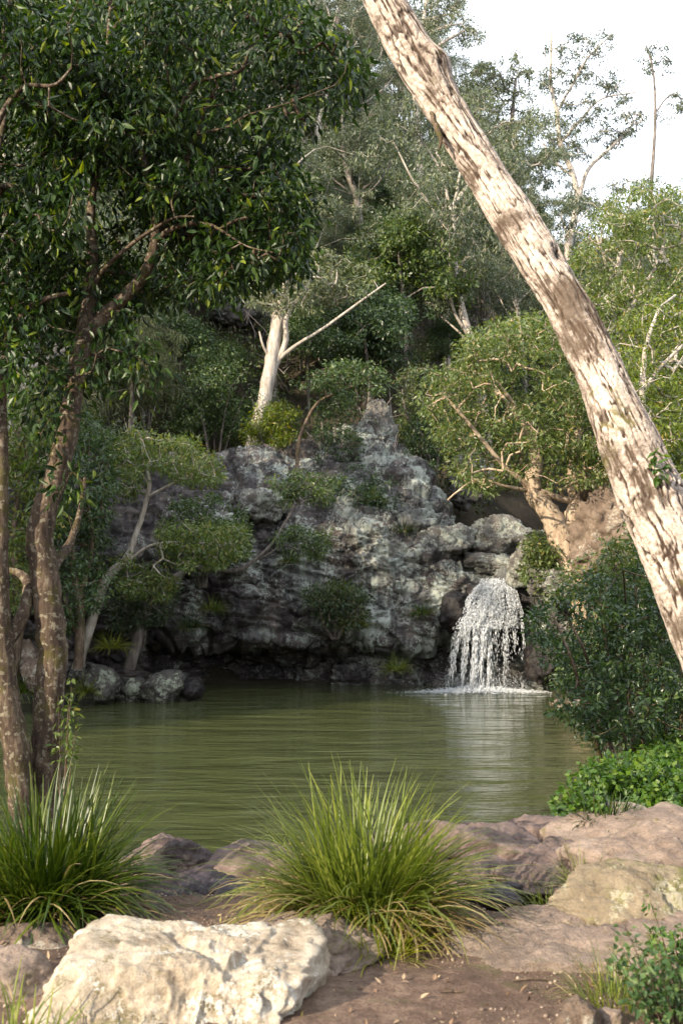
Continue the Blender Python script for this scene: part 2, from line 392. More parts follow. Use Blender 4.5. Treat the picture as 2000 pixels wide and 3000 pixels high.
def height(x, y):
    x = np.asarray(x, float).ravel(); y = np.asarray(y, float).ravel()
    sd = poly_sd(x, y); p = 0.707 * (x - y); az = np.degrees(np.arctan2(x, np.maximum(y, 0.1)))
    n1 = fbm(np.stack([x * 0.09, y * 0.09, 0 * x], 1), 3, 11); n2 = fbm(np.stack([x * 0.7, y * 0.7, 0 * x], 1), 4, 12)
    so = np.maximum(sd, 0)
    slope = np.interp(az, [-60, -32, -20, 0, 4, 9, 16, 40], [0.6, 0.62, 0.97, 0.97, 0.9, 0.75, 0.6, 0.5])  # unseen left part shaped to shade the cliff but not the upper hill
    far = 4.6 * sstep(1.2, 5.0, so) + slope * np.maximum(so - 3, 0) + n1 * 3.0 * sstep(6, 20, so) + n2 * 0.6 * sstep(2, 6, so)
    far = np.where(far > 58, 58 + (far - 58) * 0.3, far)
    gd, gz = gully(x, y)
    gv = gz + np.where(x < y * 0.2, 1.25, 0.75) * gd + n2 * 0.5; k = 1.5
    far = np.where(y > 31, -k * np.log(np.exp(-np.clip(far, -50, 200) / k) + np.exp(-np.clip(gv, -50, 200) / k)), far)
    near = 1.15 * sstep(-0.2, 3.4, so) + 0.05 * np.maximum(so - 3, 0) + n2 * 0.05 * sstep(0.5, 3, so)
    near = near + 2.0 * sstep(0.1, 2.6, so) * sstep(19, 28, y) * sstep(3, 6, x) 
    near = near + np.maximum(1.02 + 0.05 * n2 - near, 0) * sstep(0.45, 1.0, x) * sstep(8.9, 8.0, y) * sstep(4.9, 6.1, y)
    near = near + np.maximum(0.9 - near, 0) * sstep(0.02, 0.7, so) * sstep(1.3, 2.2, x) * sstep(8.0, 9.0, y) * sstep(19, 14, y)
    w = np.maximum(sstep(-15.5, -21.5, p) * sstep(20, 30, y), sstep(-19, -26, p))
    out = near * (1 - w) + far * w
    # muddy runnel between the tussock and the rock shelf
    rx = np.hypot((x - 0.78) / 0.55, (y - 5.9) / 0.42); out = out - 0.16 * (1 - sstep(0.5, 1.25, rx))
    deep = -1.6 * sstep(0, 2.5, -sd) - 0.05
    return np.where(sd > 0, out, deep)

def surf(x, y):
    x = np.asarray(x, float).ravel(); y = np.asarray(y, float).ravel(); nw = (1 - sstep(9, 16, np.hypot(x, y - 4)))
    return height(x, y) + nw * (0.012 * ridged(np.stack([x * 3, y * 3, 0 * x], 1), 4, 31) + 0.006 * fbm(np.stack([x * 14, y * 14, 0 * x], 1), 3, 32))

def H1(x, y): return float(height([x], [y])[0])

def grow_axis(lo, hi, a, b, fine, ratio):
    v = list(np.arange(a, b + 1e-9, fine)); s = fine
    while v[-1] < hi: s = min(s * ratio, 1.6); v.append(v[-1] + s)
    s = fine; w = [a]
    while w[-1] > lo: s = min(s * ratio, 1.6); w.append(w[-1] - s)
    return np.array(w[:0:-1] + v)

gx = grow_axis(-95, 95, -2.4, 3.0, 0.042, 1.06); gy = grow_axis(-40, 170, 3.4, 9.2, 0.042, 1.05)
GX, GY = np.meshgrid(gx, gy, indexing='ij')
gz_ = surf(GX, GY)
fx, fy = GX.ravel(), GY.ravel()

t = NT('ground'); pos = t.n('NewGeometry').outputs['Position']
nA = t.noise(pos, 0.9, 6, 0.65); nB = t.noise(pos, 12, 6, 0.7); nC = t.noise(pos, 70, 3, 0.7)
dirt = t.ramp(t.math('ADD', t.math('MULTIPLY', nA, 0.4), t.math('ADD', t.math('MULTIPLY', nB, 0.35), t.math('MULTIPLY', nC, 0.25))),
              [(0.38, (0.045, 0.028, 0.02)), (0.5, (0.115, 0.075, 0.055)), (0.62, (0.24, 0.17, 0.125))])
litter = t.ramp(t.math('ADD', t.math('MULTIPLY', t.noise(pos, 0.35, 5), 0.5), t.math('MULTIPLY', nB, 0.5)), [(0.4, (0.02, 0.018, 0.012)), (0.52, (0.05, 0.038, 0.025)), (0.63, (0.09, 0.075, 0.055))])
sy = t.n('SeparateXYZ', dict(Vector=pos)).outputs
farf = t.n('MapRange', {0: sy[1], 1: 10.0, 2: 16.0}).outputs[0]
moss = t.ramp(t.noise(pos, 2.6, 5, 0.7), [(0.57, 0.0), (0.68, 0.55)])
c = t.mix(farf, t.mix(moss, dirt, (0.07, 0.085, 0.02)), litter)
b = t.n('Bump', dict(Height=t.math('ADD', nB, t.math('MULTIPLY', nC, 0.6)), Strength=0.7, Distance=0.02)).outputs[0]
M_ground = t.done(t.n('BsdfPrincipled', {'Base Color': c, 'Roughness': 0.9, 'Normal': b, 'Specular IOR Level': 0.2}).outputs[0])
tag(obj('ground', mesh_np('ground', np.stack([fx, fy, gz_], 1), grid_faces(len(gx), len(gy)), True, M_ground)), kind='structure')

# ---- cliff: a sheet swept along the far shore with a cave, an overhang and the notch of the fall
nu, nv = 520, 280
U = np.linspace(-11.5, 10.0, nu); T = np.linspace(0, 1, nv)
shore = np.interp(U, [-11.5, -8.5, -6.5, -4, -1, 2, 3.6, 5.2, 6.2, 7.2, 10], [27.6, 31.0, 32.6, 33.3, 33.5, 33.2, 33.3, 33.4, 33.0, 31.0, 27.5])   # plan of the lip of the overhang
lipz = np.interp(U, [-11, -7, -5.2, -3, -1, 1, 2.6, 3.4, 6.3, 7.2, 10], [0.6, 1.2, 1.75, 1.35, 1.45, 1.6, 1.6, 1.75, 2.0, 0.8, 0.4])
cave = np.interp(U, [-11, -6.4, -5.6, -4, -1.5, 0, 1.5, 2.8, 3.4, 4.4, 6.0, 6.8, 8], [0.2, 0.5, 3.6, 4.4, 3.8, 2.2, 1.9, 1.9, 1.8, 1.4, 2.2, 1.2, 0.2])
facez = np.interp(U, [-11, -7, -4.5, -1.5, 1, 2.6, 3.4, 4.0, 4.7, 6.0, 6.6, 7.5, 10], [4.0, 4.4, 5.0, 5.6, 5.5, 4.9, 4.2, 3.75, 3.5, 3.5, 4.2, 3.2, 2.2])
lean = np.interp(U, [-11, -4, 2, 3.5, 6, 8], [0.9, 0.9, 1.2, 1.0, 0.5, 1.2])
topz = np.interp(U, [-11, -6, -2, 1, 2.6, 3.6, 4.4, 6.2, 6.8, 10], [8.0, 8.4, 9.0, 9.8, 8.6, 7.0, 5.8, 4.2, 5.4, 4.0]); back = np.interp(U, [-11, -2, 2, 3.6, 6, 8], [3.6, 4.0, 4.4, 4.2, 3.4, 3.4])
# profile control points (offset back from the lip, height, share of the sheet)
prof_t = np.array([0, 0.12, 0.26, 0.32, 0.38, 0.68, 0.74, 1.0])
zz = np.stack([-0.8 + 0 * U, 0.25 + 0 * U, lipz - 0.25, lipz - 0.05, lipz + 0.25, facez - 0.25, facez + 0.05, topz], 1)
oo = np.stack([cave * 0.55 - 0.15, cave * 0.75, cave, cave * 0.25, 0 * U, lean - 0.25, lean + 0.25, back + 0.4], 1)
cz = np.stack([np.interp(T, prof_t, zz[i]) for i in range(nu)]); co_ = np.stack([np.interp(T, prof_t, oo[i]) for i in range(nu)])
def blur(a, k, ax):
    ker = np.hanning(2 * k + 3)[1:-1]; ker /= ker.sum()
    pad = [(0, 0), (0, 0)]; pad[ax] = (k, k); ap = np.pad(a, pad, mode='edge')
    return sum(ker[i] * np.take(ap, np.arange(i, i + a.shape[ax]), ax) for i in range(2 * k + 1))
cz = blur(blur(cz, 6, 1), 12, 0); co_ = blur(blur(co_, 6, 1), 12, 0)
CX = np.repeat(U[:, None], nv, 1); CY = shore[:, None] + co_
P = np.stack([CX, CY, cz], 2)
du = np.gradient(P, axis=0); dv = np.gradient(P, axis=1); NRM = unit(np.cross(du, dv)); NRM = np.where((NRM[..., 1:2] > 0.3), -NRM, NRM)
Pf = P.reshape(-1, 3); Nf = np.stack([blur(NRM[..., k], 8, 0) for k in range(3)], 2); Nf = unit(np.stack([blur(Nf[..., k], 5, 1) for k in range(3)], 2)).reshape(-1, 3)
wp = np.stack([fbm(Pf * 0.8 + 9 * i, 3, 40 + i) for i in range(3)], 1) * 0.28
Q = Pf + wp
f1, f2, cid = worley(Q * np.array([0.5, 0.5, 0.8]), 50); g1, g2, gid = worley(Q * np.array([1.5, 1.5, 3.0]) + 3, 60)
tilt = Q @ np.array([0.25, 0.1, 1.0])
strat = np.abs(((tilt * 1.55 + 0.25 * fbm(Pf * 0.5, 3, 70)) % 1.0) - 0.5) * 2
disp = 0.7 * (cid - 0.5) * sstep(0.02, 0.28, f2 - f1) + 0.2 * (gid - 0.5) * sstep(0.02, 0.2, g2 - g1) - 0.16 * (1 - sstep(0, 0.10, f2 - f1)) - 0.06 * (1 - sstep(0, 0.09, g2 - g1))
disp += 0.2 * fbm(Pf * 0.8, 5, 80, 0.5) + 0.10 * ridged(Pf * np.array([2.2, 2.2, 4.5]), 4, 90) + (0.10 + 0.14 * sstep(3.5, 1.5, Pf[:, 2])) * sstep(0.0, 0.3, strat) + 0.05 * ridged(Pf * 6, 3, 95)
Pf = Pf + Nf * disp[:, None]
M_cliff = mat_rock('cliff_rock', (0.028, 0.024, 0.022), (0.085, 0.072, 0.066), (0.17, 0.14, 0.125), 0.8, lichen=(0.4, 0.43, 0.38), lichen_amt=0.6, moss=(0.05, 0.06, 0.02), moss_amt=0.15, wet=0.3, bump=0.9, space='World', strata=0.5, lichen_shade_x=(-7.0, 2.5))  # lichen thins leftward, which puts the tree shade there into the colour
M_wetrock = mat_rock('wet_rock', (0.012, 0.011, 0.011), (0.03, 0.026, 0.024), (0.07, 0.055, 0.05), 1.2, wet=0.8, rough=0.55, bump=0.9, strata=0.4)
tag(obj('cliff', mesh_np('cliff', Pf, grid_faces(nu, nv), True, M_cliff)), kind='structure')

# ---- pool water: turbid green, wind ripples
t = NT('pool_water'); pos = t.n('NewGeometry').outputs['Position']
w1 = t.noise(t.mapping(pos, (0.4, 1.15, 1), (0, 0, 0.06)), 1.0, 2, 0.45, Distortion=0.5); w2 = t.noise(t.mapping(pos, (1.5, 5.5, 1), (0, 0, -0.1)), 1.0, 3, 0.5, Distortion=0.5); w3 = t.noise(pos, 0.25, 2)
hgt = t.math('ADD', t.math('MULTIPLY', w1, 0.75), t.math('MULTIPLY', w2, 0.25))
b = t.n('Bump', dict(Height=t.math('MULTIPLY', hgt, t.ramp(w3, [(0.3, 0.55), (0.7, 1.0)])), Strength=1.0, Distance=0.2)).outputs[0]
M_water = t.done(t.n('BsdfPrincipled', {'Base Color': (0.05, 0.058, 0.022, 1), 'Roughness': 0.04, 'IOR': 1.33, 'Normal': b}).outputs[0])
nx, ny = 60, 60
WX, WY = np.meshgrid(np.linspace(-16, 10, nx), np.linspace(7.2, 38, ny), indexing='ij')
tag(obj('pool_water', mesh_np('pool_water', np.stack([WX.ravel(), WY.ravel(), 0 * WX.ravel()], 1), grid_faces(nx, ny), True, M_water)), kind='structure')

# ------------------------------------------------------------------ plant materials
L_dark = mat_leaf('leaf_dark_glossy', [(0.0, (0.009, 0.022, 0.006)), (0.6, (0.022, 0.05, 0.01)), (0.93, (0.045, 0.085, 0.013)), (0.985, (0.16, 0.2, 0.02))], trans=0.34, rough=0.42, objvar=0.1, spec=0.35)
L_bush = mat_leaf('leaf_bush', [(0.0, (0.016, 0.04, 0.014)), (0.6, (0.04, 0.085, 0.024)), (0.95, (0.09, 0.14, 0.03))], trans=0.3, rough=0.35, objvar=0.1, spec=0.6)
L_gum = mat_leaf('leaf_gum', [(0.0, (0.045, 0.06, 0.034)), (0.6, (0.085, 0.11, 0.062)), (0.95, (0.15, 0.165, 0.08))], trans=0.25, rough=0.45)
L_rain = mat_leaf('leaf_rainforest', [(0.0, (0.022, 0.045, 0.016)), (0.6, (0.05, 0.088, 0.028)), (0.95, (0.10, 0.14, 0.035))], trans=0.28, rough=0.42)
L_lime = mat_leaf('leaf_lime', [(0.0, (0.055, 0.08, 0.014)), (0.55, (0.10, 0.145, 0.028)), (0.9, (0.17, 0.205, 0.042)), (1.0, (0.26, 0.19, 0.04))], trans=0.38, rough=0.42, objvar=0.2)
L_olive = mat_leaf('leaf_needles', [(0.0, (0.03, 0.045, 0.02)), (0.6, (0.06, 0.08, 0.036)), (1.0, (0.1, 0.115, 0.055))], trans=0.2, rough=0.6)
L_herb = mat_leaf('leaf_herb', [(0.0, (0.03, 0.07, 0.014)), (0.6, (0.06, 0.125, 0.025)), (1.0, (0.12, 0.18, 0.035))], trans=0.35, rough=0.5, objvar=0.15)
L_under = mat_leaf('leaf_undergrowth', [(0.0, (0.024, 0.042, 0.016)), (0.5, (0.05, 0.08, 0.028)), (0.9, (0.09, 0.11, 0.038)), (1.0, (0.13, 0.1, 0.05))], trans=0.25, rough=0.5)
G_blade = mat_leaf('blade_green', [(0.0, (0.075, 0.105, 0.014)), (0.6, (0.15, 0.19, 0.026)), (0.95, (0.26, 0.28, 0.06))], trans=0.4, rough=0.38, objvar=0.3)
G_dark = mat_leaf('blade_dark_green', [(0.0, (0.02, 0.04, 0.008)), (0.6, (0.04, 0.072, 0.013)), (0.95, (0.09, 0.12, 0.026))], trans=0.28, rough=0.36, objvar=0.3)
G_dry = mat_leaf('blade_straw', [(0.0, (0.16, 0.11, 0.045)), (0.6, (0.32, 0.25, 0.11)), (1.0, (0.45, 0.37, 0.2))], trans=0.25, rough=0.5, objvar=0.1, tcol=(1.2, 1.1, 0.8))
B_brown = mat_bark('bark_brown', (0.035, 0.024, 0.017), (0.1, 0.07, 0.05), (0.22, 0.165, 0.12), 1.8, moss=(0.06, 0.055, 0.015))
B_spot = mat_bark('bark_lichen_spotted', (0.025, 0.017, 0.012), (0.065, 0.045, 0.032), (0.16, 0.12, 0.085), 2.6, lichen=(0.19, 0.165, 0.12), moss=(0.07, 0.06, 0.018), bump=0.9)
B_pale = mat_bark('bark_pale_gum', (0.2, 0.17, 0.14), (0.36, 0.31, 0.26), (0.55, 0.5, 0.44), 0.5)
B_grey = mat_bark('bark_grey', (0.05, 0.042, 0.036), (0.13, 0.11, 0.095), (0.24, 0.21, 0.185), 0.7)
B_cream = mat_bark('bark_cream', (0.17, 0.12, 0.085), (0.36, 0.27, 0.19), (0.5, 0.4, 0.3), 0.6)
B_dead = mat_bark('bark_dead', (0.2, 0.16, 0.15), (0.33, 0.28, 0.26), (0.45, 0.4, 0.37), 0.7)

# ------------------------------------------------------------------ hillside trees: a few kinds, each copy turned and scaled
def arche(kind, seed):
    """returns (trunk mesh, crown mesh) at the origin"""
    r = np.random.default_rng(seed); w = Wood()
    if kind in ('gum', 'gum2', 'gum3'):            # tall open gum: leaf pads high on ascending limbs
        h = 13.0; bend = r.normal(size=2) * 0.6
        tr = [(0, 0, -0.6), (bend[0] * .3, bend[1] * .3, h * .3), (bend[0], bend[1], h * .55), (bend[0] * 1.3, bend[1] * 1.1, h * .8)]
        main = w.limb(tr, [.26, .2, .14, .05], r, 8, 5, 0.05); na = 10
        pads = []
        for k in range(13):
            s = main[r.integers(5, len(main))]; a = k * 2.4 + r.random(); ln = r.uniform(1.4, 3.2)
            e = s + np.array([math.cos(a) * ln, math.sin(a) * ln, r.uniform(1.2, 3.6)])
            w.limb([s, s * .5 + e * .5 + r.normal(size=3) * .3, e], [.075, .05, .025], r, 5, 4, .3)
            for j in range(r.integers(4, 7)):
                c = e + r.normal(size=3) * np.array([.95, .95, .6]); pads += [c + r.normal(size=3) * np.array([.42, .42, .2]) for _ in range(8)]
        pads = np.array(pads); w.twigs(pads[::2], r, 0.008, 0.05, 0.008, 3, attach_from=na)
        return w.mesh('trunk', B_pale if kind != 'gum2' else B_grey), leaves('crown', pads, r, 34, 0.36, 0.2, 0.055, L_gum, droop=0.7)
    if kind in ('rain', 'rain2'):                  # round dark rainforest crown
        h = 8.5; w.limb([(0, 0, -.6), (.2, .1, h * .35), (.1, -.2, h * .75)], [.16, .11, .04], r, 7, 5, .06)
        pads = []
        for k in range(26):
            d = unit(r.normal(size=3)); d[2] = abs(d[2]) * 1.15 - .35; c = np.array([0, 0, h * .66]) + d * np.array([2.3, 2.3, 2.6]) * r.uniform(.55, 1.05)
            pads += [c + r.normal(size=3) * np.array([.5, .5, .25]) for _ in range(13)]
        pads = np.array(pads); w.twigs(pads[::3], r, 0.009, 0.06, 0.008, 3)
        return w.mesh('trunk', B_grey), leaves('crown', pads, r, 42, 0.4, 0.19, 0.075, L_rain, droop=0.35)
    if kind in ('bushy', 'bushy2'):                # many-stemmed, yellow-green, twigs showing
        h = 6.5
        for k in range(5):
            a = k * 1.3 + r.random(); e = np.array([math.cos(a) * 1.2, math.sin(a) * 1.2, h * r.uniform(.55, .8)])
            w.limb([(r.normal() * .1, r.normal() * .1, -.5), (e[0] * .35, e[1] * .35, e[2] * .45), e], [.07, .05, .02], r, 6, 5, .25)
        pads = []
        for k in range(22):
            d = unit(r.normal(size=3)); d[2] = abs(d[2]); c = np.array([0, 0, h * .45]) + d * np.array([2.0, 2.0, h * .5]) * r.uniform(.5, 1)
            pads += [c + r.normal(size=3) * np.array([.45, .45, .28]) for _ in range(12)]
        pads = np.array(pads); w.twigs(pads[::2], r, 0.009, 0.05, 0.009, 3, attach_from=6)
        return w.mesh('trunk', B_pale if kind == 'bushy2' else B_grey), leaves('crown', pads, r, 36, 0.36, 0.17, 0.06, L_lime if kind == 'bushy2' else L_rain, droop=0.5)
    if kind == 'wispy':                            # she-oak: fine drooping needles
        h = 9.5; w.limb([(0, 0, -.6), (-.2, .1, h * .4), (.1, .2, h * .9)], [.15, .1, .03], r, 7, 5, .06)
        pads = []
        for k in range(30):
            z = r.uniform(.3, 1.0) * h; rad = 2.1 * (1.1 - z / h) + .35; a = r.random() * 6.3
            c = np.array([math.cos(a) * rad * r.uniform(.4, 1), math.sin(a) * rad * r.uniform(.4, 1), z]); pads += [c + r.normal(size=3) * np.array([.4, .4, .3]) for _ in range(9)]
        pads = np.array(pads); w.twigs(pads[::2], r, 0.008, 0.05, 0.008, 3, attach_from=3)
        return w.mesh('trunk', B_grey), leaves('crown', pads, r, 46, 0.42, 0.36, 0.02, L_olive, droop=0.8)
    if kind == 'dead':                             # leafless grey tree
        h = 5.5; w.limb([(0, 0, -.5), (.2, 0, h * .4), (.5, .2, h * .75)], [.1, .07, .03], r, 6, 5, .15)
        pads = np.array([0.3, .1, h * .72]) + r.normal(size=(150, 3)) * np.array([1.0, 1.0, 1.0]); w.twigs(pads, r, 0.009, 0.05, 0.010, 3, attach_from=4)
        return w.mesh('trunk', B_dead), None
KINDS = {}
for i, kd in enumerate(['gum', 'gum2', 'gum3', 'rain', 'rain2', 'bushy', 'bushy2', 'wispy', 'dead']): KINDS[kd] = arche(kd, 100 + i)
SHARED = {
    'gum': ('gum_tree', 'grey-green gum tree with pale trunk, one of many on the shaded slope', 'tree', 'pale-trunked gum trees on the slope'),
    'gum2': ('gum_tree', 'grey-green gum tree with dark trunk, one of many on the shaded slope', 'tree', 'dark-trunked gum trees on the slope'),
    'rain': ('rainforest_tree', 'round-crowned dark green tree, one of many on the slope', 'tree', 'dark rainforest trees on the slope'),
    'bushy': ('bushy_tree', 'low many-stemmed green bush, one of many on the slope', 'bush', 'many-stemmed bushes on the slope'),
    'bushy2': ('bushy_tree', 'low yellow-green bush with pale stems, one of many on the slope', 'bush', 'yellow-green bushes on the slope'),
    'wispy': ('she_oak', 'wispy needle-leaved tree, one of many on the slope', 'tree', 'wispy needle-leaved trees on the slope'),
    'dead': ('dead_tree', 'leafless grey dead tree, one of several on the slope', 'dead tree', 'dead trees on the slope')}
SHARED['gum3'] = SHARED['gum']; SHARED['rain2'] = SHARED['rain']
WHAT = {'gum': ('grey-green gum with pale trunk', 'gum with a pale trunk'), 'gum2': ('grey-green gum with dark trunk', ''), 'rain': ('round dark green tree', ''), 'bushy': ('many-stemmed green bush', ''), 'bushy2': ('yellow-green bush with pale stems', ''), 'wispy': ('wispy needle-leaved tree', ''), 'dead': ('leafless grey dead tree', '')}
WHAT['gum3'] = WHAT['gum']; WHAT['rain2'] = WHAT['rain']
def region(x, y):
    px = 1000 + FPX * x / y
    if px < -60: return 'on the left slope beyond the frame'
    a = 'low' if y < 52 else 'halfway up' if y < 76 else 'high'
    return a + ' on the slope ' + ('behind the left trees' if px < 560 else 'beside the left crown' if px < 860 else 'above the rock face' if px < 1160 else 'behind the leaning trunk' if px < 1520 else 'right of the leaning trunk')
def plant(kind, x, y, scale, rz, label=None, cat=None, group=None, name=None, sz=1.0):
    nm, lb, ct, gp = SHARED[kind]
    e = thing(name or nm, label or (WHAT[kind][0] + ' ' + region(x, y)), cat or ct, (x, y, H1(x, y) - 0.05), group if label else gp)
    e.rotation_euler = (0, 0, rz); e.scale = (scale, scale, scale * sz)
    tr, cr = KINDS[kind]; obj('trunk', tr, e)
    if cr: obj('crown', cr, e)
    return e

rng = np.random.default_rng(7)
pts = []
def try_add(x, y, dmin):
    for (a, b, d) in pts:
        if (a - x) ** 2 + (b - y) ** 2 < (0.5 * (d + dmin)) ** 2: return False
    pts.append((x, y, dmin)); return True
cand = []
for _ in range(6000):
    y = math.sqrt(rng.uniform(36.5 ** 2, 118 ** 2)); az = math.radians(rng.uniform(-20.5, 22)); cand.append((y * math.tan(az), y))
cnt = 0
for x, y in cand:
    dm = 2.7 + 0.022 * y
    if poly_sd(np.array([x]), np.array([y]))[0] < 4.5: continue
    g, _ = gully(np.array([x]), np.array([y]))
    if g[0] < 2.2: continue
    if y < 46 and -3.4 < x < 3.4 and rng.random() < 0.55: continue           # bare rock above the cliff
    if not try_add(x, y, dm): continue
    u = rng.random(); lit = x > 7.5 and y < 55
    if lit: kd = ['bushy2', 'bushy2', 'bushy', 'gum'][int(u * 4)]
    elif y < 44: kd = ['bushy', 'rain', 'bushy', 'bushy2', 'rain2', 'wispy'][int(u * 6)]
    else: kd = ['gum', 'gum2', 'gum3', 'gum', 'rain', 'rain2', 'wispy', 'bushy', 'gum2', 'gum3'][int(u * 10)]
    if y > 48 and rng.random() < 0.035: kd = 'dead'
    s = rng.uniform(0.72, 1.15) * (0.85 if y < 46 else 1.0)
    plant(kd, x, y, s, rng.uniform(0, 6.28), sz=rng.uniform(0.9, 1.2)); cnt += 1
    if cnt >= 290: break
bc = 0
for x, y in cand:
    if y > 92 or bc >= 170: continue
    if poly_sd(np.array([x]), np.array([y]))[0] < 4.2: continue
    if gully(np.array([x]), np.array([y]))[0][0] < 1.8: continue
    if y < 43 and -1.2 < x < 3.0: continue
    if min((a - x) ** 2 + (b - y) ** 2 for a, b, d in pts) < (1.5 + 0.008 * y) ** 2: continue
    pts.append((x, y, 1.0)); bc += 1; u = rng.random()
    kd = ['bushy', 'bushy2', 'rain', 'wispy', 'bushy', 'rain2'][int(u * 6)]
    plant(kd, x, y, rng.uniform(0.42, 0.8), rng.uniform(0, 6.28), sz=rng.uniform(0.85, 1.15))
# unseen trees added left of the frame to shade the pool's head
for _ in range(900):
    x = rng.uniform(-60, -11); y = rng.uniform(6, 50)
    if abs(math.degrees(math.atan2(x, y))) < 20.5 or 0.707 * (x - y) > -24.2 or not try_add(x, y, 6.0): continue
    if poly_sd(np.array([x]), np.array([y]))[0] < 1.5: continue
    plant(['gum', 'rain', 'gum3', 'rain2'][int(rng.random() * 4)], x, y, rng.uniform(0.95, 1.3), rng.uniform(0, 6.28))

for x, y, k, sc in ((5.5, 0.5, 'rain', 1.1), (7.5, 4.0, 'rain2', 1.2), (9.5, 8.5, 'rain', 1.2), (4.0, -4.5, 'gum3', 1.1), (8.5, -2.5, 'rain', 1.3), (1.0, -7.5, 'rain2', 1.2), (12, 3, 'gum', 1.2), (6, -9, 'rain', 1.3), (-2.5, -11, 'gum', 1.0)):  # unseen trees added to cut sky fill on right-facing sides
    plant(k, x, y, sc, x * 1.7, label=WHAT[k][0] + ' added unseen on the near bank to block sky light', group='unseen near-bank trees added to block sky light')

# ------------------------------------------------------------------ undergrowth: low leaf masses on the slopes that nobody could count
rng = np.random.default_rng(21)
def scatter_ground(n, fn):
    out = []
    while len(out) < n:
        x, y = fn(); out.append((x, y))
    a = np.array(out); return np.stack([a[:, 0], a[:, 1], height(a[:, 0], a[:, 1])], 1)
def hill_pt():
    y = math.sqrt(rng.uniform(33 ** 2, 95 ** 2)); return y * math.tan(math.radians(rng.uniform(-20.5, 21.5))), y
c0 = scatter_ground(7000, hill_pt)
sdv = poly_sd(c0[:, 0], c0[:, 1]); gdv, _ = gully(c0[:, 0], c0[:, 1])
dens = fbm(c0 * 0.16, 3, 91)
keep = (sdv > 3.8) & (gdv > 1.6) & ((dens > -0.18) | (c0[:, 1] > 55)) & ~((c0[:, 1] < 42) & (np.abs(c0[:, 0] - 1.0) < 2.6) & (dens < 0.1))
c0 = c0[keep]
c0[:, 2] += rng.uniform(0.1, 1.3, len(c0))
und = obj('undergrowth', leaves('undergrowth', c0, rng, 27, rng.uniform(0.4, 0.95, len(c0)), 0.23, 0.1, L_under, droop=0.4))
tag(und, 'low mixed undergrowth covering the wooded hillside', 'undergrowth', kind='stuff')
# thin bare stems and fallen branches of the slope
w = Wood()
for i in range(800):
    b_ = c0[rng.integers(len(c0))].copy(); b_[2] = H1(b_[0], b_[1]) - 0.1; ln = rng.uniform(1.5, 5.5); a = rng.random() * 6.28; tl = rng.uniform(0.1, 0.7)
    e = b_ + np.array([math.cos(a) * ln * tl, math.sin(a) * ln * tl, ln * (1 - 0.5 * tl)])
    w.tube([b_, b_ * .5 + e * .5 + rng.normal(size=3) * .12 * ln * np.array([1, 1, .4]), e], [0.03, 0.022, 0.01], 4)
    for k in range(4):
        f = b_ * .4 + e * .6 + (e - b_) * rng.uniform(-.2, .35); g = f + rng.normal(size=3) * np.array([.5, .5, .25]) + np.array([0, 0, .5]); w.tube([f, f * .5 + g * .5 + rng.normal(size=3) * .08, g], [.014, .011, .007], 3)
tag(obj('bare_stems', w.mesh('bare_stems', B_dead)), 'thin bare grey stems and saplings among the hillside undergrowth', 'stems', kind='stuff')

# ------------------------------------------------------------------ single trees that the photograph lets one pick out
def pxtree(name, label, limbs, poly, dr, nclump, leafargs, mat_wood, seed, group=None, gap=0.42, twig_r=0.004, minrad=0.004, base=None, gscale=0.006, extra=None, attach_from=0, rmax=0.05, step=1, sides=9, wig=0.05, cat='tree', polys=None):
    """limbs: lists of (px, py, width px, depth); crown fills the outline poly through depths dr"""
    r = np.random.default_rng(seed); w = Wood()
    for i, lb in enumerate(limbs):
        P = [at(q[0], q[1], q[3]) for q in lb]; R = [q[2] / 2 / FPX * q[3] for q in lb]
        w.limb(P, R, r, sides if i == 0 else max(5, sides - 2), 6, wig, 0.035)
    e = thing(name, label, cat, group=group)
    T = sample_poly(poly, nclump, r, dr, gap, gscale) if poly is not None else np.zeros((0, 3))
    for pl, d2, n2 in (polys or []): T = np.concatenate([T, sample_poly(pl, n2, r, d2, gap, gscale)]) if len(T) else sample_poly(pl, n2, r, d2, gap, gscale)
    w.twigs(T[::step], r, twig_r, rmax, minrad, 4, attach_from=attach_from)
    root = at(limbs[0][0][0], limbs[0][0][1], limbs[0][0][3]); off = Vector(root)
    e.location = off
    tr = obj('trunk', w.mesh('trunk', mat_wood), e); tr.location = -off
    n, R_, L_, W_, m, kw = leafargs
    cr = obj('crown', leaves('crown', T, r, n, R_, L_, W_, m, **kw), e); cr.location = -off
    return e

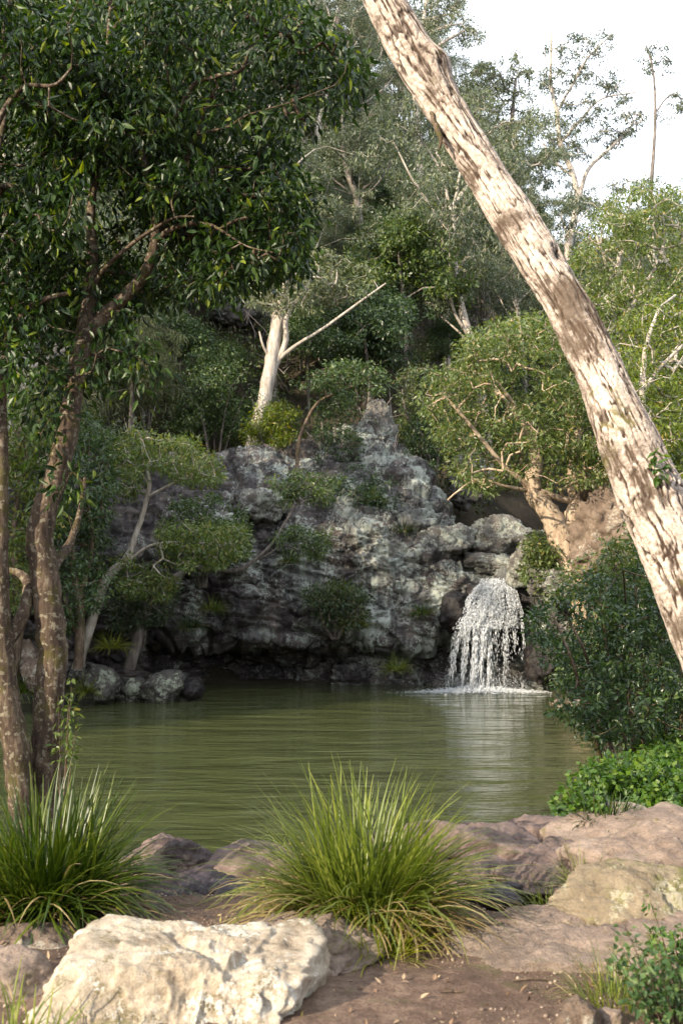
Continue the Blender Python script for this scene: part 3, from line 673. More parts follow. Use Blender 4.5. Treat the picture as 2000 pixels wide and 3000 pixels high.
# near left trees, 6-9 m away
near_leaf = lambda n, R_=0.16: (n, R_, 0.084, 0.028, L_dark, dict(droop=0.75, shape='lance', flat=0.8, spread=0.7, up=0.7))
limbsB = [[(138, 2720, 120, 6.6), (138, 2520, 104, 6.6), (140, 2300, 92, 6.6), (143, 2100, 86, 6.6), (152, 1900, 84, 6.6), (135, 1700, 82, 6.6), (118, 1560, 80, 6.6), (155, 1430, 70, 6.65), (192, 1290, 64, 6.7), (218, 1140, 56, 6.8), (243, 1000, 50, 6.9), (262, 880, 44, 7.0), (272, 760, 34, 7.1), (268, 600, 26, 7.2), (300, 420, 18, 7.3), (310, 200, 12, 7.4), (330, -60, 8, 7.5)],
          [(243, 1000, 40, 6.9), (310, 920, 38, 6.95), (395, 840, 36, 7.0), (440, 765, 34, 7.0), (458, 670, 30, 7.0), (440, 545, 26, 7.0), (412, 440, 24, 7.0), (408, 414, 22, 7.0), (472, 383, 19, 6.95), (529, 319, 17, 6.9), (567, 249, 14, 6.9), (638, 223, 13, 6.85), (708, 204, 11, 6.8), (733, 140, 8, 6.8), (772, 105, 6, 6.8)],
          [(408, 414, 16, 7.0), (392, 370, 12, 7.05), (396, 310, 8, 7.1)],
          [(542, 478, 14, 7.2), (560, 430, 12, 7.1), (582, 395, 10, 7.0), (640, 380, 8, 6.9), (680, 366, 7, 6.8), (722, 338, 5, 6.7), (850, 300, 4, 6.6), (980, 250, 3, 6.5)],
          [(458, 690, 14, 7.0), (520, 580, 13, 7.1), (542, 478, 14, 7.2)],
          [(580, 395, 9, 7.0), (608, 300, 8, 7.0), (640, 250, 5, 7.0)],
          [(262, 880, 20, 7.0), (300, 795, 14, 6.9), (389, 714, 12, 6.8), (450, 672, 11, 6.7), (512, 638, 7, 6.6), (570, 634, 5, 6.5)],
          [(455, 705, 20, 7.0), (490, 680, 18, 6.9), (542, 657, 16, 6.8), (606, 657, 12, 6.7), (650, 676, 8, 6.6), (720, 720, 5, 6.5), (800, 740, 4, 6.4)],
          [(140, 1680, 38, 6.6), (170, 1640, 32, 6.7), (205, 1590, 24, 6.9), (235, 1500, 16, 7.1), (250, 1400, 10, 7.3)]]
crownB = [(150, -60), (860, -60), (900, 60), (990, 130), (1050, 200), (1050, 290), (960, 330), (900, 380), (880, 480), (870, 560), (880, 650), (890, 740), (860, 790), (770, 770), (700, 830), (600, 800), (520, 860), (420, 850), (330, 960), (220, 960), (60, 900)]
pxtree('broadleaf_tree', 'dark glossy-leaved tree with brown lichen-spotted trunk leaning right behind the left tussock', limbsB, crownB, (6.5, 9.4), 1300, near_leaf(21, 0.19), B_spot, 31, gap=0.5, twig_r=0.0022, minrad=0.0024, gscale=0.009, attach_from=62, rmax=0.02, sides=16,
       polys=[([(430, 430), (860, 400), (890, 600), (895, 770), (800, 800), (700, 850), (560, 860), (430, 870)], (6.5, 8.6), 330), ([(20, 860), (330, 900), (420, 1000), (480, 1120), (400, 1180), (300, 1240), (250, 1400), (160, 1500), (100, 1300), (60, 1100)], (6.4, 7.6), 60)])
limbsA = [[(70, 2720, 96, 6.4), (66, 2520, 78, 6.4), (62, 2380, 70, 6.4), (50, 2200, 78, 6.4), (24, 2060, 74, 6.4), (6, 1900, 68, 6.4), (-4, 1700, 60, 6.4), (2, 1500, 46, 6.4), (4, 1300, 40, 6.45), (2, 1160, 34, 6.5), (18, 1050, 28, 6.5), (30, 980, 24, 6.5), (80, 908, 20, 6.5), (147, 873, 16, 6.5), (210, 858, 10, 6.5)],
          [(0, 1250, 30, 6.45), (-40, 1100, 30, 6.4), (-60, 900, 28, 6.4), (-40, 600, 24, 6.4), (-20, 400, 18, 6.4), (60, 262, 16, 6.4), (160, 250, 11, 6.3), (210, 200, 7, 6.3)],
          [(-40, 600, 18, 6.4), (20, 300, 14, 6.6), (10, 100, 10, 6.7), (40, -50, 7, 6.8)],
          [(6, 1900, 40, 6.4), (55, 1830, 42, 6.5), (85, 1740, 36, 6.6), (70, 1690, 26, 6.7), (30, 1670, 18, 6.8), (-30, 1660, 12, 6.9)]]
crownA = [(-330, -60), (330, -60), (330, 300), (300, 600), (230, 900), (120, 960), (-40, 1000), (-200, 900), (-330, 600)]
pxtree('broadleaf_tree', 'slim brown tree at the left edge of the photo, rising beside the leaning trunk', limbsA, crownA, (6.2, 8.8), 760, near_leaf(21, 0.19), B_spot, 32, gap=0.5, twig_r=0.0022, minrad=0.0024, gscale=0.009, attach_from=50, rmax=0.02, sides=14,
       polys=[([(-60, 1000), (80, 1000), (60, 1200), (-40, 1300)], (6.0, 6.8), 14)])

# big lit tree right of the fall
limbsR = [[(1730, 1900, 90, 30.0), (1712, 1790, 80, 30.0), (1690, 1700, 84, 30.0), (1672, 1640, 76, 30.0), (1640, 1570, 78, 30.0), (1605, 1500, 62, 30.0), (1562, 1445, 58, 30.0), (1560, 1400, 46, 30.1), (1572, 1350, 36, 30.2), (1555, 1290, 28, 30.3), (1542, 1240, 26, 30.4), (1500, 1205, 18, 30.5), (1470, 1160, 12, 30.6)],
          [(1645, 1580, 52, 30.0), (1672, 1520, 50, 30.0), (1690, 1470, 44, 30.2), (1678, 1420, 40, 30.3), (1680, 1330, 30, 30.5), (1700, 1200, 20, 30.8), (1690, 1080, 12, 31)],
          [(1562, 1445, 30, 30.0), (1530, 1410, 18, 29.8), (1480, 1370, 14, 29.6), (1430, 1310, 12, 29.4), (1380, 1250, 11, 29.2), (1330, 1190, 9, 29.0), (1290, 1150, 6, 29.0)],
          [(1560, 1440, 14, 30.0), (1480, 1425, 9, 29.5), (1400, 1405, 8, 29.2), (1340, 1440, 6, 29.0), (1310, 1465, 4, 29)],
          [(1555, 1290, 18, 30.3), (1500, 1180, 12, 30), (1440, 1100, 9, 29.8), (1400, 1040, 6, 29.6)],
          [(1690, 1470, 24, 30.2), (1640, 1460, 20, 30), (1580, 1440, 18, 29.8)],
          [(1700, 1480, 30, 30.2), (1740, 1440, 22, 30.4), (1780, 1330, 16, 30.6), (1800, 1200, 12, 31)]]
crownR = [(1225, 1160), (1250, 1085), (1330, 1040), (1400, 960), (1520, 930), (1640, 905), (1760, 960), (1860, 1050), (1880, 1250), (1830, 1380), (1700, 1430), (1600, 1420), (1500, 1410), (1420, 1440), (1330, 1400), (1310, 1320), (1260, 1240)]
pxtree('spreading_tree', 'sunlit spreading tree with cream forked trunk on the rocks right of the waterfall', limbsR, crownR, (27.6, 33.0), 620, (46, 0.36, 0.17, 0.05, L_lime, dict(droop=0.5)), B_cream, 33, gap=0.45, twig_r=0.010, minrad=0.011, gscale=0.008, attach_from=38, rmax=0.09, sides=12)
# second stems beside it
pxtree('slender_tree', 'thin brown forked sapling standing right behind the cream trunk', [[(1712, 1700, 44, 30.6), (1706, 1600, 36, 30.6), (1700, 1500, 30, 30.6), (1690, 1400, 22, 30.8), (1720, 1280, 14, 31)], [(1712, 1640, 30, 30.6), (1740, 1560, 22, 30.8), (1770, 1460, 18, 31)]],
       [(1640, 1180), (1800, 1180), (1830, 1400), (1700, 1420), (1640, 1340)], (30, 32.5), 60, (40, 0.34, 0.16, 0.05, L_rain, dict(droop=0.5)), B_brown, 34, twig_r=0.008, minrad=0.01, attach_from=15)
pxtree('slender_tree', 'crooked brown tree stem curving over the boulders behind the leaning trunk', [[(1790, 1680, 40, 29), (1770, 1600, 38, 29), (1745, 1530, 40, 29), (1790, 1480, 34, 29), (1770, 1400, 26, 29.2), (1790, 1300, 16, 29.5)], [(1745, 1530, 28, 29), (1700, 1500, 24, 29.2), (1690, 1440, 16, 29.4)]],
       [(1720, 1150), (1920, 1150), (1950, 1380), (1800, 1420)], (28, 31), 70, (40, 0.34, 0.16, 0.05, L_lime, dict(droop=0.5)), B_brown, 35, twig_r=0.008, minrad=0.01, attach_from=15)
# yellow-lit trees on the right bank
pxtree('pale_stemmed_tree', 'sunlit yellow-green tree with white branching stems at the right edge above the leaning trunk', [[(1760, 1500, 34, 37), (1770, 1250, 30, 37), (1790, 1000, 22, 37.5), (1800, 850, 17, 38), (1815, 740, 14, 38), (1830, 640, 9, 38.3)], [(1800, 850, 13, 38), (1770, 760, 10, 38), (1745, 690, 7, 38)], [(1812, 760, 12, 38), (1850, 690, 9, 38), (1900, 640, 6, 38)], [(1790, 1000, 16, 37.5), (1860, 880, 12, 37.5), (1920, 780, 8, 37.5)]],
       [(1640, 1040), (1660, 820), (1720, 640), (1800, 570), (1880, 530), (1960, 540), (2080, 640), (2080, 1100), (1900, 1250), (1700, 1200)], (34.5, 41), 620, (46, 0.42, 0.19, 0.055, L_lime, dict(droop=0.5)), B_pale, 36, gap=0.43, twig_r=0.011, minrad=0.012, attach_from=4, rmax=0.08)
pxtree('pale_stemmed_tree', 'sunlit green tree with pale crooked branches low at the right edge of the photo', [[(1880, 1800, 36, 26), (1880, 1500, 30, 26), (1870, 1300, 24, 26), (1880, 1150, 20, 26), (1890, 1020, 14, 26.2), (1930, 900, 9, 26.5)], [(1880, 1150, 16, 26), (1930, 1080, 12, 26), (2000, 1010, 9, 26)], [(1875, 1230, 14, 26), (1830, 1120, 10, 26.2), (1810, 1020, 7, 26.4)]],
       [(1760, 1020), (1850, 900), (1960, 860), (2100, 900), (2100, 1300), (1980, 1420), (1830, 1420)], (24, 28.5), 260, (44, 0.32, 0.15, 0.048, L_lime, dict(droop=0.5)), B_pale, 37, gap=0.45, twig_r=0.008, minrad=0.009, attach_from=4, rmax=0.06)
# left bank
pxtree('leaning_sapling', 'small lime-green tree with thin white trunk leaning right on the left bank', [[(225, 1960, 34, 28.5), (260, 1850, 30, 28.5), (310, 1700, 28, 28.4), (370, 1640, 24, 28.4), (400, 1560, 17, 28.4), (420, 1500, 15, 28.3), (438, 1420, 13, 28.3), (430, 1370, 10, 28.3)], [(432, 1455, 9, 28.3), (500, 1420, 8, 28.2), (580, 1380, 5, 28)], [(380, 1640, 11, 28.4), (450, 1595, 8, 28.2), (560, 1590, 6, 28), (660, 1600, 4, 27.8)], [(438, 1420, 8, 28.3), (400, 1370, 7, 28.4), (360, 1340, 5, 28.5)]],
       [(310, 1290), (370, 1250), (470, 1265), (560, 1290), (640, 1350), (680, 1410), (560, 1420), (460, 1380), (360, 1480), (320, 1400)], (27, 29.8), 150, (44, 0.28, 0.145, 0.045, L_lime, dict(droop=0.45)), B_pale, 38, gap=0.4, twig_r=0.007, minrad=0.008, attach_from=25, rmax=0.05,
       polys=[([(430, 1540), (560, 1520), (700, 1540), (730, 1600), (640, 1660), (500, 1660)], (27, 29.5), 90), ([(340, 1620), (520, 1700), (480, 1760), (340, 1740)], (27.5, 29.5), 40)])
pxtree('slanting_tree', 'pale lichen-spotted trunk slanting from the water past the cave mouth', [[(380, 1960, 34, 30.2), (410, 1850, 34, 30.2), (440, 1750, 30, 30.2), (520, 1690, 22, 30.2), (590, 1630, 18, 30.4), (650, 1590, 12, 30.6)], [(560, 1660, 16, 30.2), (640, 1670, 14, 30.2), (700, 1670, 14, 30.2), (760, 1630, 11, 30.3), (800, 1590, 10, 30.4), (830, 1540, 8, 30.6), (865, 1480, 5, 30.8)], [(760, 1640, 8, 30.3), (800, 1615, 5, 30), (850, 1570, 4, 30)]],
       [(800, 1560), (860, 1540), (960, 1560), (940, 1640), (840, 1640)], (29.6, 31.2), 46, (40, 0.26, 0.14, 0.04, L_rain, dict(droop=0.5)), B_grey, 39, twig_r=0.006, minrad=0.007, attach_from=20,
       polys=[([(790, 1400), (900, 1370), (990, 1400), (960, 1490), (830, 1490)], (30, 32), 60), ([(560, 1520), (720, 1520), (720, 1640), (600, 1640)], (29.5, 31), 60)])
for k, (lb, pl, d) in enumerate([
    ('brown many-stemmed tree on the left bank just right of the leaning trunk', [[(230, 1960, 30, 27), (235, 1800, 26, 27), (215, 1660, 22, 27), (205, 1500, 16, 27)], [(232, 1750, 20, 27), (270, 1600, 14, 27), (255, 1450, 10, 27)], [(225, 1850, 18, 27), (170, 1700, 14, 27), (120, 1560, 10, 27)]], 27),
    ('bushy green tree at the far left bank behind the slim stems', [[(40, 1980, 30, 26), (60, 1800, 26, 26), (40, 1600, 20, 26), (60, 1400, 12, 26)], [(55, 1750, 18, 26), (110, 1600, 12, 26), (120, 1450, 8, 26)]], 26)]):
    poly = [(140, 1900), (120, 1500), (160, 1250), (260, 1180), (330, 1300), (330, 1560), (300, 1750)] if k == 0 else [(-120, 1800), (-120, 1150), (30, 1050), (160, 1150), (180, 1500), (120, 1780)]
    pxtree('bank_tree', lb, pl, poly, (d - 1.6, d + 2.2), 260, (42, 0.3, 0.16, 0.052, [L_rain, L_lime][k], dict(droop=0.45)), B_brown, 40 + k, gap=0.42, twig_r=0.007, minrad=0.008, attach_from=10, rmax=0.05)

# pale gum on the slope above the cave
pxtree('gum_tree', 'pale smooth-trunked gum standing on the slope above the rock face, forked at the top', [[(735, 1330, 44, 39), (760, 1230, 44, 39.4), (785, 1120, 42, 39.6), (800, 1020, 40, 39.8), (815, 940, 36, 40), (830, 860, 26, 40.2), (850, 740, 16, 40.4)], [(800, 1080, 26, 39.8), (835, 1010, 18, 39.7), (840, 930, 16, 39.6), (870, 880, 14, 39.5), (900, 840, 10, 39.4), (915, 800, 6, 39.3)], [(820, 1050, 14, 39.7), (870, 1010, 11, 39.4), (950, 960, 9, 39), (1060, 880, 7, 38.6), (1130, 830, 5, 38.4)], [(795, 1060, 9, 39.7), (770, 1010, 7, 39.5), (760, 970, 5, 39.4)]],
       [(730, 900), (760, 780), (880, 720), (1000, 750), (1120, 790), (1080, 860), (930, 900), (840, 920)], (38, 42), 170, (40, 0.4, 0.2, 0.05, L_gum, dict(droop=0.6)), B_pale, 45, gap=0.5, twig_r=0.008, minrad=0.010, attach_from=28, rmax=0.05)
# slim brown curving stems on the ledge
pxtree('slender_tree', 'thin reddish stem bending right on the ledge above the rock face', [[(868, 1400, 12, 36.5), (875, 1300, 12, 36.5), (890, 1250, 10, 36.5), (930, 1180, 9, 36.4), (990, 1150, 7, 36.2), (1060, 1120, 5, 36)]], [(880, 1120), (980, 1060), (1100, 1060), (1150, 1130), (1020, 1180)], (35.5, 38), 80, (40, 0.34, 0.17, 0.05, L_rain, dict(droop=0.45)), B_brown, 46, twig_r=0.007, minrad=0.008, attach_from=14)
# skyline gums
sky_leaf = (34, 0.36, 0.24, 0.075, L_gum, dict(droop=0.6))
pxtree('gum_tree', 'tall open gum with white forked trunk standing against the white sky', [[(1655, 900, 26, 66), (1665, 720, 24, 66), (1690, 600, 20, 66), (1680, 520, 17, 66), (1640, 420, 16, 66), (1630, 330, 13, 66), (1612, 240, 10, 66), (1615, 90, 6, 66)], [(1690, 600, 14, 66), (1720, 500, 12, 66), (1780, 440, 9, 66), (1840, 380, 6, 66)], [(1630, 330, 9, 66), (1680, 240, 8, 66), (1720, 170, 6, 66), (1780, 110, 4, 66)], [(1640, 420, 10, 66), (1700, 350, 8, 66), (1760, 290, 6, 66), (1860, 270, 4, 66)], [(1680, 520, 9, 66), (1620, 470, 7, 66), (1590, 420, 5, 66)]],
       [(1590, 140), (1640, 100), (1720, 90), (1790, 85), (1800, 150), (1720, 220), (1650, 240)], (63.5, 68.5), 55, sky_leaf, B_pale, 50, gap=0.5, twig_r=0.014, minrad=0.016, attach_from=20, rmax=0.06, gscale=0.012,
       polys=[([(1570, 190), (1700, 210), (1790, 200), (1860, 270), (1900, 370), (1840, 400), (1700, 330), (1600, 300)], (63, 69), 120), ([(1570, 330), (1720, 340), (1850, 380), (1800, 450), (1680, 470), (1590, 440)], (63, 69), 110)])
pxtree('gum_tree', 'spindly far gum with sparse hanging leaf tufts at the right of the sky', [[(1900, 620, 14, 84), (1915, 420, 10, 84), (1918, 300, 8, 84), (1910, 200, 6, 84), (1890, 130, 4, 84)], [(1918, 330, 6, 84), (1960, 280, 4, 84), (2000, 290, 4, 84)]],
       [(1860, 190), (1900, 110), (1960, 140), (1965, 210), (1920, 230)], (82, 86), 30, (26, 0.4, 0.3, 0.09, L_gum, dict(droop=0.7)), B_grey, 51, gap=0.45, twig_r=0.018, minrad=0.018, attach_from=10, rmax=0.06, gscale=0.014,
       polys=[([(1900, 280), (2010, 260), (2030, 310), (1940, 360), (1900, 340)], (82, 86), 30)])
pxtree('gum_tree', 'dense grey-green gum whose crown meets the sky just right of the leaning trunk', [[(1480, 800, 22, 74), (1470, 600, 20, 74), (1485, 450, 16, 74), (1500, 330, 12, 74), (1510, 230, 7, 74)], [(1485, 450, 12, 74), (1430, 380, 9, 74), (1390, 330, 6, 74)], [(1495, 400, 10, 74), (1550, 340, 7, 74)]],
       [(1340, 250), (1400, 185), (1470, 170), (1510, 145), (1560, 200), (1570, 300), (1560, 420), (1420, 460), (1340, 380)], (71, 77), 230, (34, 0.45, 0.27, 0.085, L_gum, dict(droop=0.55)), B_grey, 52, gap=0.48, twig_r=0.016, minrad=0.018, attach_from=10, rmax=0.07, gscale=0.01)
pxtree('gum_tree', 'gum crown of dark leaf pads jutting into the sky left of centre top', [[(1230, 600, 26, 70), (1225, 400, 24, 70), (1215, 200, 18, 70), (1240, 60, 12, 70), (1260, -60, 8, 70)], [(1215, 200, 12, 70), (1290, 130, 10, 70), (1360, 90, 7, 70)], [(1240, 60, 9, 70), (1320, 40, 6, 70)]],
       [(1190, -60), (1330, -60), (1380, 30), (1420, 100), (1400, 130), (1320, 150), (1240, 140), (1200, 60)], (67, 73), 170, (34, 0.45, 0.26, 0.08, L_gum, dict(droop=0.55)), B_pale, 53, gap=0.5, twig_r=0.015, minrad=0.017, attach_from=12, rmax=0.07, gscale=0.012)
pxtree('dead_tree', 'pale leafless bush with curling twigs on the dark middle of the slope', [[(1200, 830, 9, 52), (1215, 760, 7, 52), (1230, 730, 5, 52)]], [(1190, 700), (1240, 685), (1280, 700), (1270, 750), (1210, 760)], (51, 53), 70, (1, 0.1, 0.05, 0.02, L_olive, {}), B_dead, 54, gap=0.3, twig_r=0.006, minrad=0.012, attach_from=6, cat='dead tree')

# ------------------------------------------------------------------ the leaning trunk in front, right
LT = [(1086, -80, 112, 6.0), (1122, 0, 114, 5.95), (1222, 185, 128, 5.9), (1305, 319, 118, 5.85), (1400, 478, 112, 5.8), (1500, 638, 126, 5.75), (1604, 797, 130, 5.7), (1694, 957, 122, 5.65), (1752, 1084, 142, 5.6), (1808, 1212, 154, 5.55), (1858, 1339, 170, 5.5), (1912, 1467, 192, 5.45), (1978, 1620, 196, 5.4), (2042, 1790, 198, 5.38), (2112, 1980, 204, 5.36), (2190, 2200, 216, 5.34), (2262, 2440, 240, 5.32), (2310, 2620, 290, 5.3), (2330, 2760, 330, 5.3)]
LT = LT[::-1]
ctrl = np.array([at(a, b, d) for a, b, w_, d in LT]); crad = np.array([w_ / 2 / FPX * d for a, b, w_, d in LT])
NA, NL = 150, 760
tt = np.linspace(0, len(LT) - 1, NL); ker = np.hanning(61); ker /= ker.sum()
def sm(v): return np.convolve(np.pad(v, 30, mode='reflect', reflect_type='odd'), ker, 'valid')
cl = np.stack([sm(np.interp(tt, np.arange(len(LT)), ctrl[:, k])) for k in range(3)], 1); cr_ = sm(np.interp(tt, np.arange(len(LT)), crad))
tg = unit(np.gradient(cl, axis=0)); Uv = unit(np.cross(tg, np.array([0, 1.0, 0]))); Wv = np.cross(tg, Uv)
sl = np.concatenate([[0], np.cumsum(np.linalg.norm(np.diff(cl, axis=0), axis=1))])
an = np.linspace(0, 2 * np.pi, NA, endpoint=False); AA, SS = np.meshgrid(an, sl, indexing='ij'); RR = np.repeat(cr_[None], NA, 0)
tw = AA + 0.35 * SS
q = np.stack([np.cos(tw) * 0.17, np.sin(tw) * 0.17, SS], 2).reshape(-1, 3)
wv = np.stack([fbm(q * 6 + 4 * i, 3, 200 + i) for i in range(3)], 1)
q2 = q + wv * np.array([0.02, 0.02, 0.10])
def cracks(sc, seed, w0, w1): return sstep(w0, w1, np.abs(fbm(q2 * np.array(sc), 3, seed, 0.45)))
edge = cracks((25, 25, 3.6), 210, 0.03, 0.2); edge2 = cracks((40, 40, 11), 220, 0.0, 0.2)
cross = cracks((12, 12, 13), 226, 0.0, 0.07)
edge = edge * (0.55 + 0.45 * cross)
deep = sstep(-0.3, 0.4, fbm(q * np.array([5, 5, 2.2]), 3, 230))
dr_ = (edge - 0.75) * (0.006 + 0.016 * deep) + 0.004 * (edge2 - 0.7) + 0.011 * fbm(q * np.array([9, 9, 4]), 4, 240) + 0.012 * fbm(q * 2.3, 3, 250)
def knot(px, py, d, amp, rad):
    c = at(px, py, d); base = cl[None] + RR[..., None] * (np.cos(AA)[..., None] * Uv[None] + np.sin(AA)[..., None] * Wv[None])
    return amp * np.exp(-(np.linalg.norm(base - c, axis=2) / rad) ** 2)
dr_ = dr_.reshape(NA, NL) + knot(1278, 190, 5.85, 0.05, 0.11) + knot(1338, 478, 5.75, 0.028, 0.05) + knot(1290, 380, 5.8, 0.02, 0.07) + knot(1800, 1290, 5.5, 0.03, 0.12) - knot(1640, 745, 5.6, 0.03, 0.05) + knot(1900, 1460, 5.35, 0.03, 0.1)
# a long seam low on the trunk where two stems have grown together
dr_ -= 0.035 * np.exp(-((np.angle(np.exp(1j * (AA - 4.35 + 0.15 * np.sin(SS * 2)))) / 0.16) ** 2)) * sstep(3.9, 3.0, SS)
Pt = cl[None] + (RR + dr_)[..., None] * (np.cos(AA)[..., None] * Uv[None] + np.sin(AA)[..., None] * Wv[None])
lt = thing('leaning_tree', 'thick pale fissured trunk leaning left across the upper right of the photo', 'tree', tuple(cl[0]))
off = Vector(cl[0])
me = mesh_np('trunk', Pt.reshape(-1, 3) - cl[0], grid_faces(NA, NL, True), True)
at_ = me.attributes.new('plate', 'FLOAT', 'POINT'); at_.data.foreach_set('value', (edge * 0.7 + edge2 * 0.3).astype(np.float32))
t = NT('bark_fissured'); co = t.n('TexCoord').outputs['Object']; pl = t.n('Attribute', attribute_name='plate').outputs['Fac']
n1 = t.noise(co, 4.5, 5, 0.65); n2 = t.noise(co, 40, 5, 0.7); n3 = t.noise(co, 150, 3, 0.6)
plate = t.ramp(t.math('ADD', t.math('MULTIPLY', n1, 0.35), t.math('ADD', t.math('MULTIPLY', n2, 0.45), t.math('MULTIPLY', n3, 0.2))), [(0.36, (0.15, 0.115, 0.095)), (0.47, (0.38, 0.315, 0.265)), (0.58, (0.62, 0.54, 0.48))])
c = t.mix(t.ramp(pl, [(0.22, 0.0), (0.72, 1.0)]), (0.05, 0.034, 0.025), plate)
c = t.mix(t.ramp(t.noise(co, 2.6, 6, 0.72), [(0.52, 0.0), (0.62, 0.85)]), c, (0.085, 0.06, 0.042))
c = t.mix(t.ramp(t.noise(co, 3.3, 5, 0.7, Distortion=0.8), [(0.62, 0.0), (0.7, 0.8)]), c, (0.11, 0.10, 0.03))
b = t.n('Bump', dict(Height=t.math('ADD', n2, t.math('MULTIPLY', n3, 0.5)), Strength=0.6, Distance=0.006)).outputs[0]
M_trunk = t.done(t.n('BsdfPrincipled', {'Base Color': c, 'Roughness': 0.92, 'Normal': b, 'Specular IOR Level': 0.15}).outputs[0])
me.materials.append(M_trunk); obj('trunk', me, lt)
# peeling bark strips and epicormic leaves
r = np.random.default_rng(77); w = Wood()
for a, b_, c_ in (((1262, 330), (1282, 380), (1296, 420)), ((1270, 350), (1290, 395), (1285, 440))):
    w.limb([at(*a, 5.78), at(*b_, 5.72), at(*c_, 5.7)], [0.012, 0.016, 0.004], r, 6, 5, .3)
ps = obj('bark_strip', w.mesh('bark_strip', B_brown), lt); ps.location = -off
ls = obj('shoot_leaves', leaves('shoot_leaves', np.array([at(1915, 1330, 5.25), at(1935, 1390, 5.22), at(1925, 1370, 5.22)]), r, 9, 0.05, 0.06, 0.03, L_herb, shape='lance'), lt); ls.location = -off

# ------------------------------------------------------------------ waterfall
t = NT('white_water'); p_ = t.n('BsdfPrincipled', {'Base Color': (0.92, 0.94, 0.96, 1), 'Roughness': 0.25, 'Specular IOR Level': 0.5}).outputs[0]
tr = t.n('BsdfTranslucent', dict(Color=(0.9, 0.93, 0.97, 1))).outputs[0]; m_ = t.n('MixShader', {0: 0.4}); t.t.links.new(p_, m_.inputs[1]); t.t.links.new(tr, m_.inputs[2]); M_white = t.done(m_.outputs[0])
def spindles(name, P, D, L, Wd, mat, seed):
    """drops drawn out along D: a three-sided spindle each"""
    n = len(P); r = np.random.default_rng(seed); D = unit(D); a = unit(np.cross(D, r.normal(size=(n, 3)))); b = np.cross(D, a)
    mid = P + D * (L * 0.4)[:, None]
    V = np.stack([P] + [mid + (a * math.cos(x) + b * math.sin(x)) * Wd[:, None] for x in (0, 2.09, 4.19)] + [P + D * L[:, None]], 1).reshape(-1, 3)
    o_ = np.arange(n)[:, None] * 5
    F = np.concatenate([o_ + np.array([f]) for f in ([0, 2, 1], [0, 3, 2], [0, 1, 3], [4, 1, 2], [4, 2, 3], [4, 3, 1])])
    return mesh_np(name, V, F, True, mat)
r = np.random.default_rng(88)
YF = 33.0
# outline of the sheet in the photograph: left edge, right edge and flow weight by height
def fall(n, uc, us, seed, zmin=0.0, zmax=1.0):
    r = np.random.default_rng(seed); v = zmin + (zmax - zmin) * r.random(n); u = uc + us * r.normal(size=n) if us else r.random(n); u = np.where((u < 0) | (u > 1), r.random(n), u)
    py = 1690 + 12 * np.abs(r.normal(size=n)) * (v < .08) + v * 326
    le = np.interp(v, [0, .1, .2, .32, .45, 1], [1408, 1386, 1362, 1355, 1326, 1304]); ri = np.interp(v, [0, .12, .3, .5, 1], [1488, 1514, 1530, 1534, 1546])
    px = le + (ri - le) * u
    Yd = YF - 0.25 - 0.75 * np.sqrt(v) + 0.12 * r.normal(size=n)
    return np.array([at(a, b, c) for a, b, c in zip(px, py, Yd)]), v, u
parts = []
for n, uc, us, z0, z1, Lr, Wr in ((9000, .42, .28, 0.0, .46, (.03, .11), (.006, .014)), (2600, .5, 0, 0.02, .26, (.05, .14), (.006, .014)), (1500, .85, .10, 0.08, .65, (.06, .2), (.005, .012)), (3400, .37, .10, .25, 1.0, (.08, .28), (.006, .016)), (2500, .16, .11, .28, 1.0, (.07, .22), (.004, .011)),
                                  (1500, .8, .12, .3, 1.0, (.06, .2), (.0035, .009)), (1300, .5, 0, .3, 1.0, (.04, .16), (.003, .008)), (1900, .46, .035, .4, 1.0, (.1, .35), (.006, .015))):
    P, v, u = fall(n, uc, us, n + 3, z0, z1)
    keepn = fbm(np.stack([u * 15, v * 2.6, 0 * u + n * .37], 1), 3, n) > ((-0.08 + 0.2 * v if n not in (1900, 9000) else -0.28) + 0.12 * r.normal(size=len(u)))
    P, v, u = P[keepn], v[keepn], u[keepn]
    D = np.stack([(u - .45) * .35 + .05 * r.normal(size=len(u)), -.35 * (1 - v), -1.0 - 0 * u], 1)
    parts.append((P, D, r.uniform(*Lr, len(P)), r.uniform(*Wr, len(P))))
fallt = thing('waterfall', 'white waterfall dropping over dark rock into the far side of the pool', 'waterfall', tuple(at(1425, 2015, 32.2)))
off = -Vector(fallt.location)
st = obj('falling_water', spindles('falling_water', *[np.concatenate([p[k] for p in parts]) for k in range(4)], M_white, 5), fallt, loc=off); st['kind'] = 'stuff'
n = 3200; a = r.normal(size=n) * 0.95; bq = r.normal(size=n) * 0.26
Pf_ = np.stack([at(1410, 2015, 32.2)[0] + a * (1 + .25 * (bq < 0)), 32.05 + bq * 1.6 - .1, np.abs(r.normal(size=n)) * 0.05 * np.exp(-(a / 1.0) ** 2) + 0.004], 1)
Df = np.stack([r.normal(size=n), r.normal(size=n) * .6, np.abs(r.normal(size=n)) * .5 * np.exp(-(a / .9) ** 2)], 1)
fo = obj('foam', spindles('foam', Pf_, Df, r.uniform(.03, .16, n), r.uniform(.008, .028, n) * np.exp(-(a / 1.5) ** 2), M_white, 6), fallt, loc=off); fo['kind'] = 'stuff'
n = 2600; a = r.normal(size=n) * 0.9
Ps = np.stack([at(1425, 2015, 32.2)[0] + a, 32.1 + r.normal(size=n) * .3, np.abs(r.normal(size=n)) * 0.28], 1)
sp_ = obj('spray', spindles('spray', Ps, r.normal(size=(n, 3)), r.uniform(.02, .05, n), r.uniform(.002, .005, n), M_white, 7), fallt, loc=off); sp_['kind'] = 'stuff'

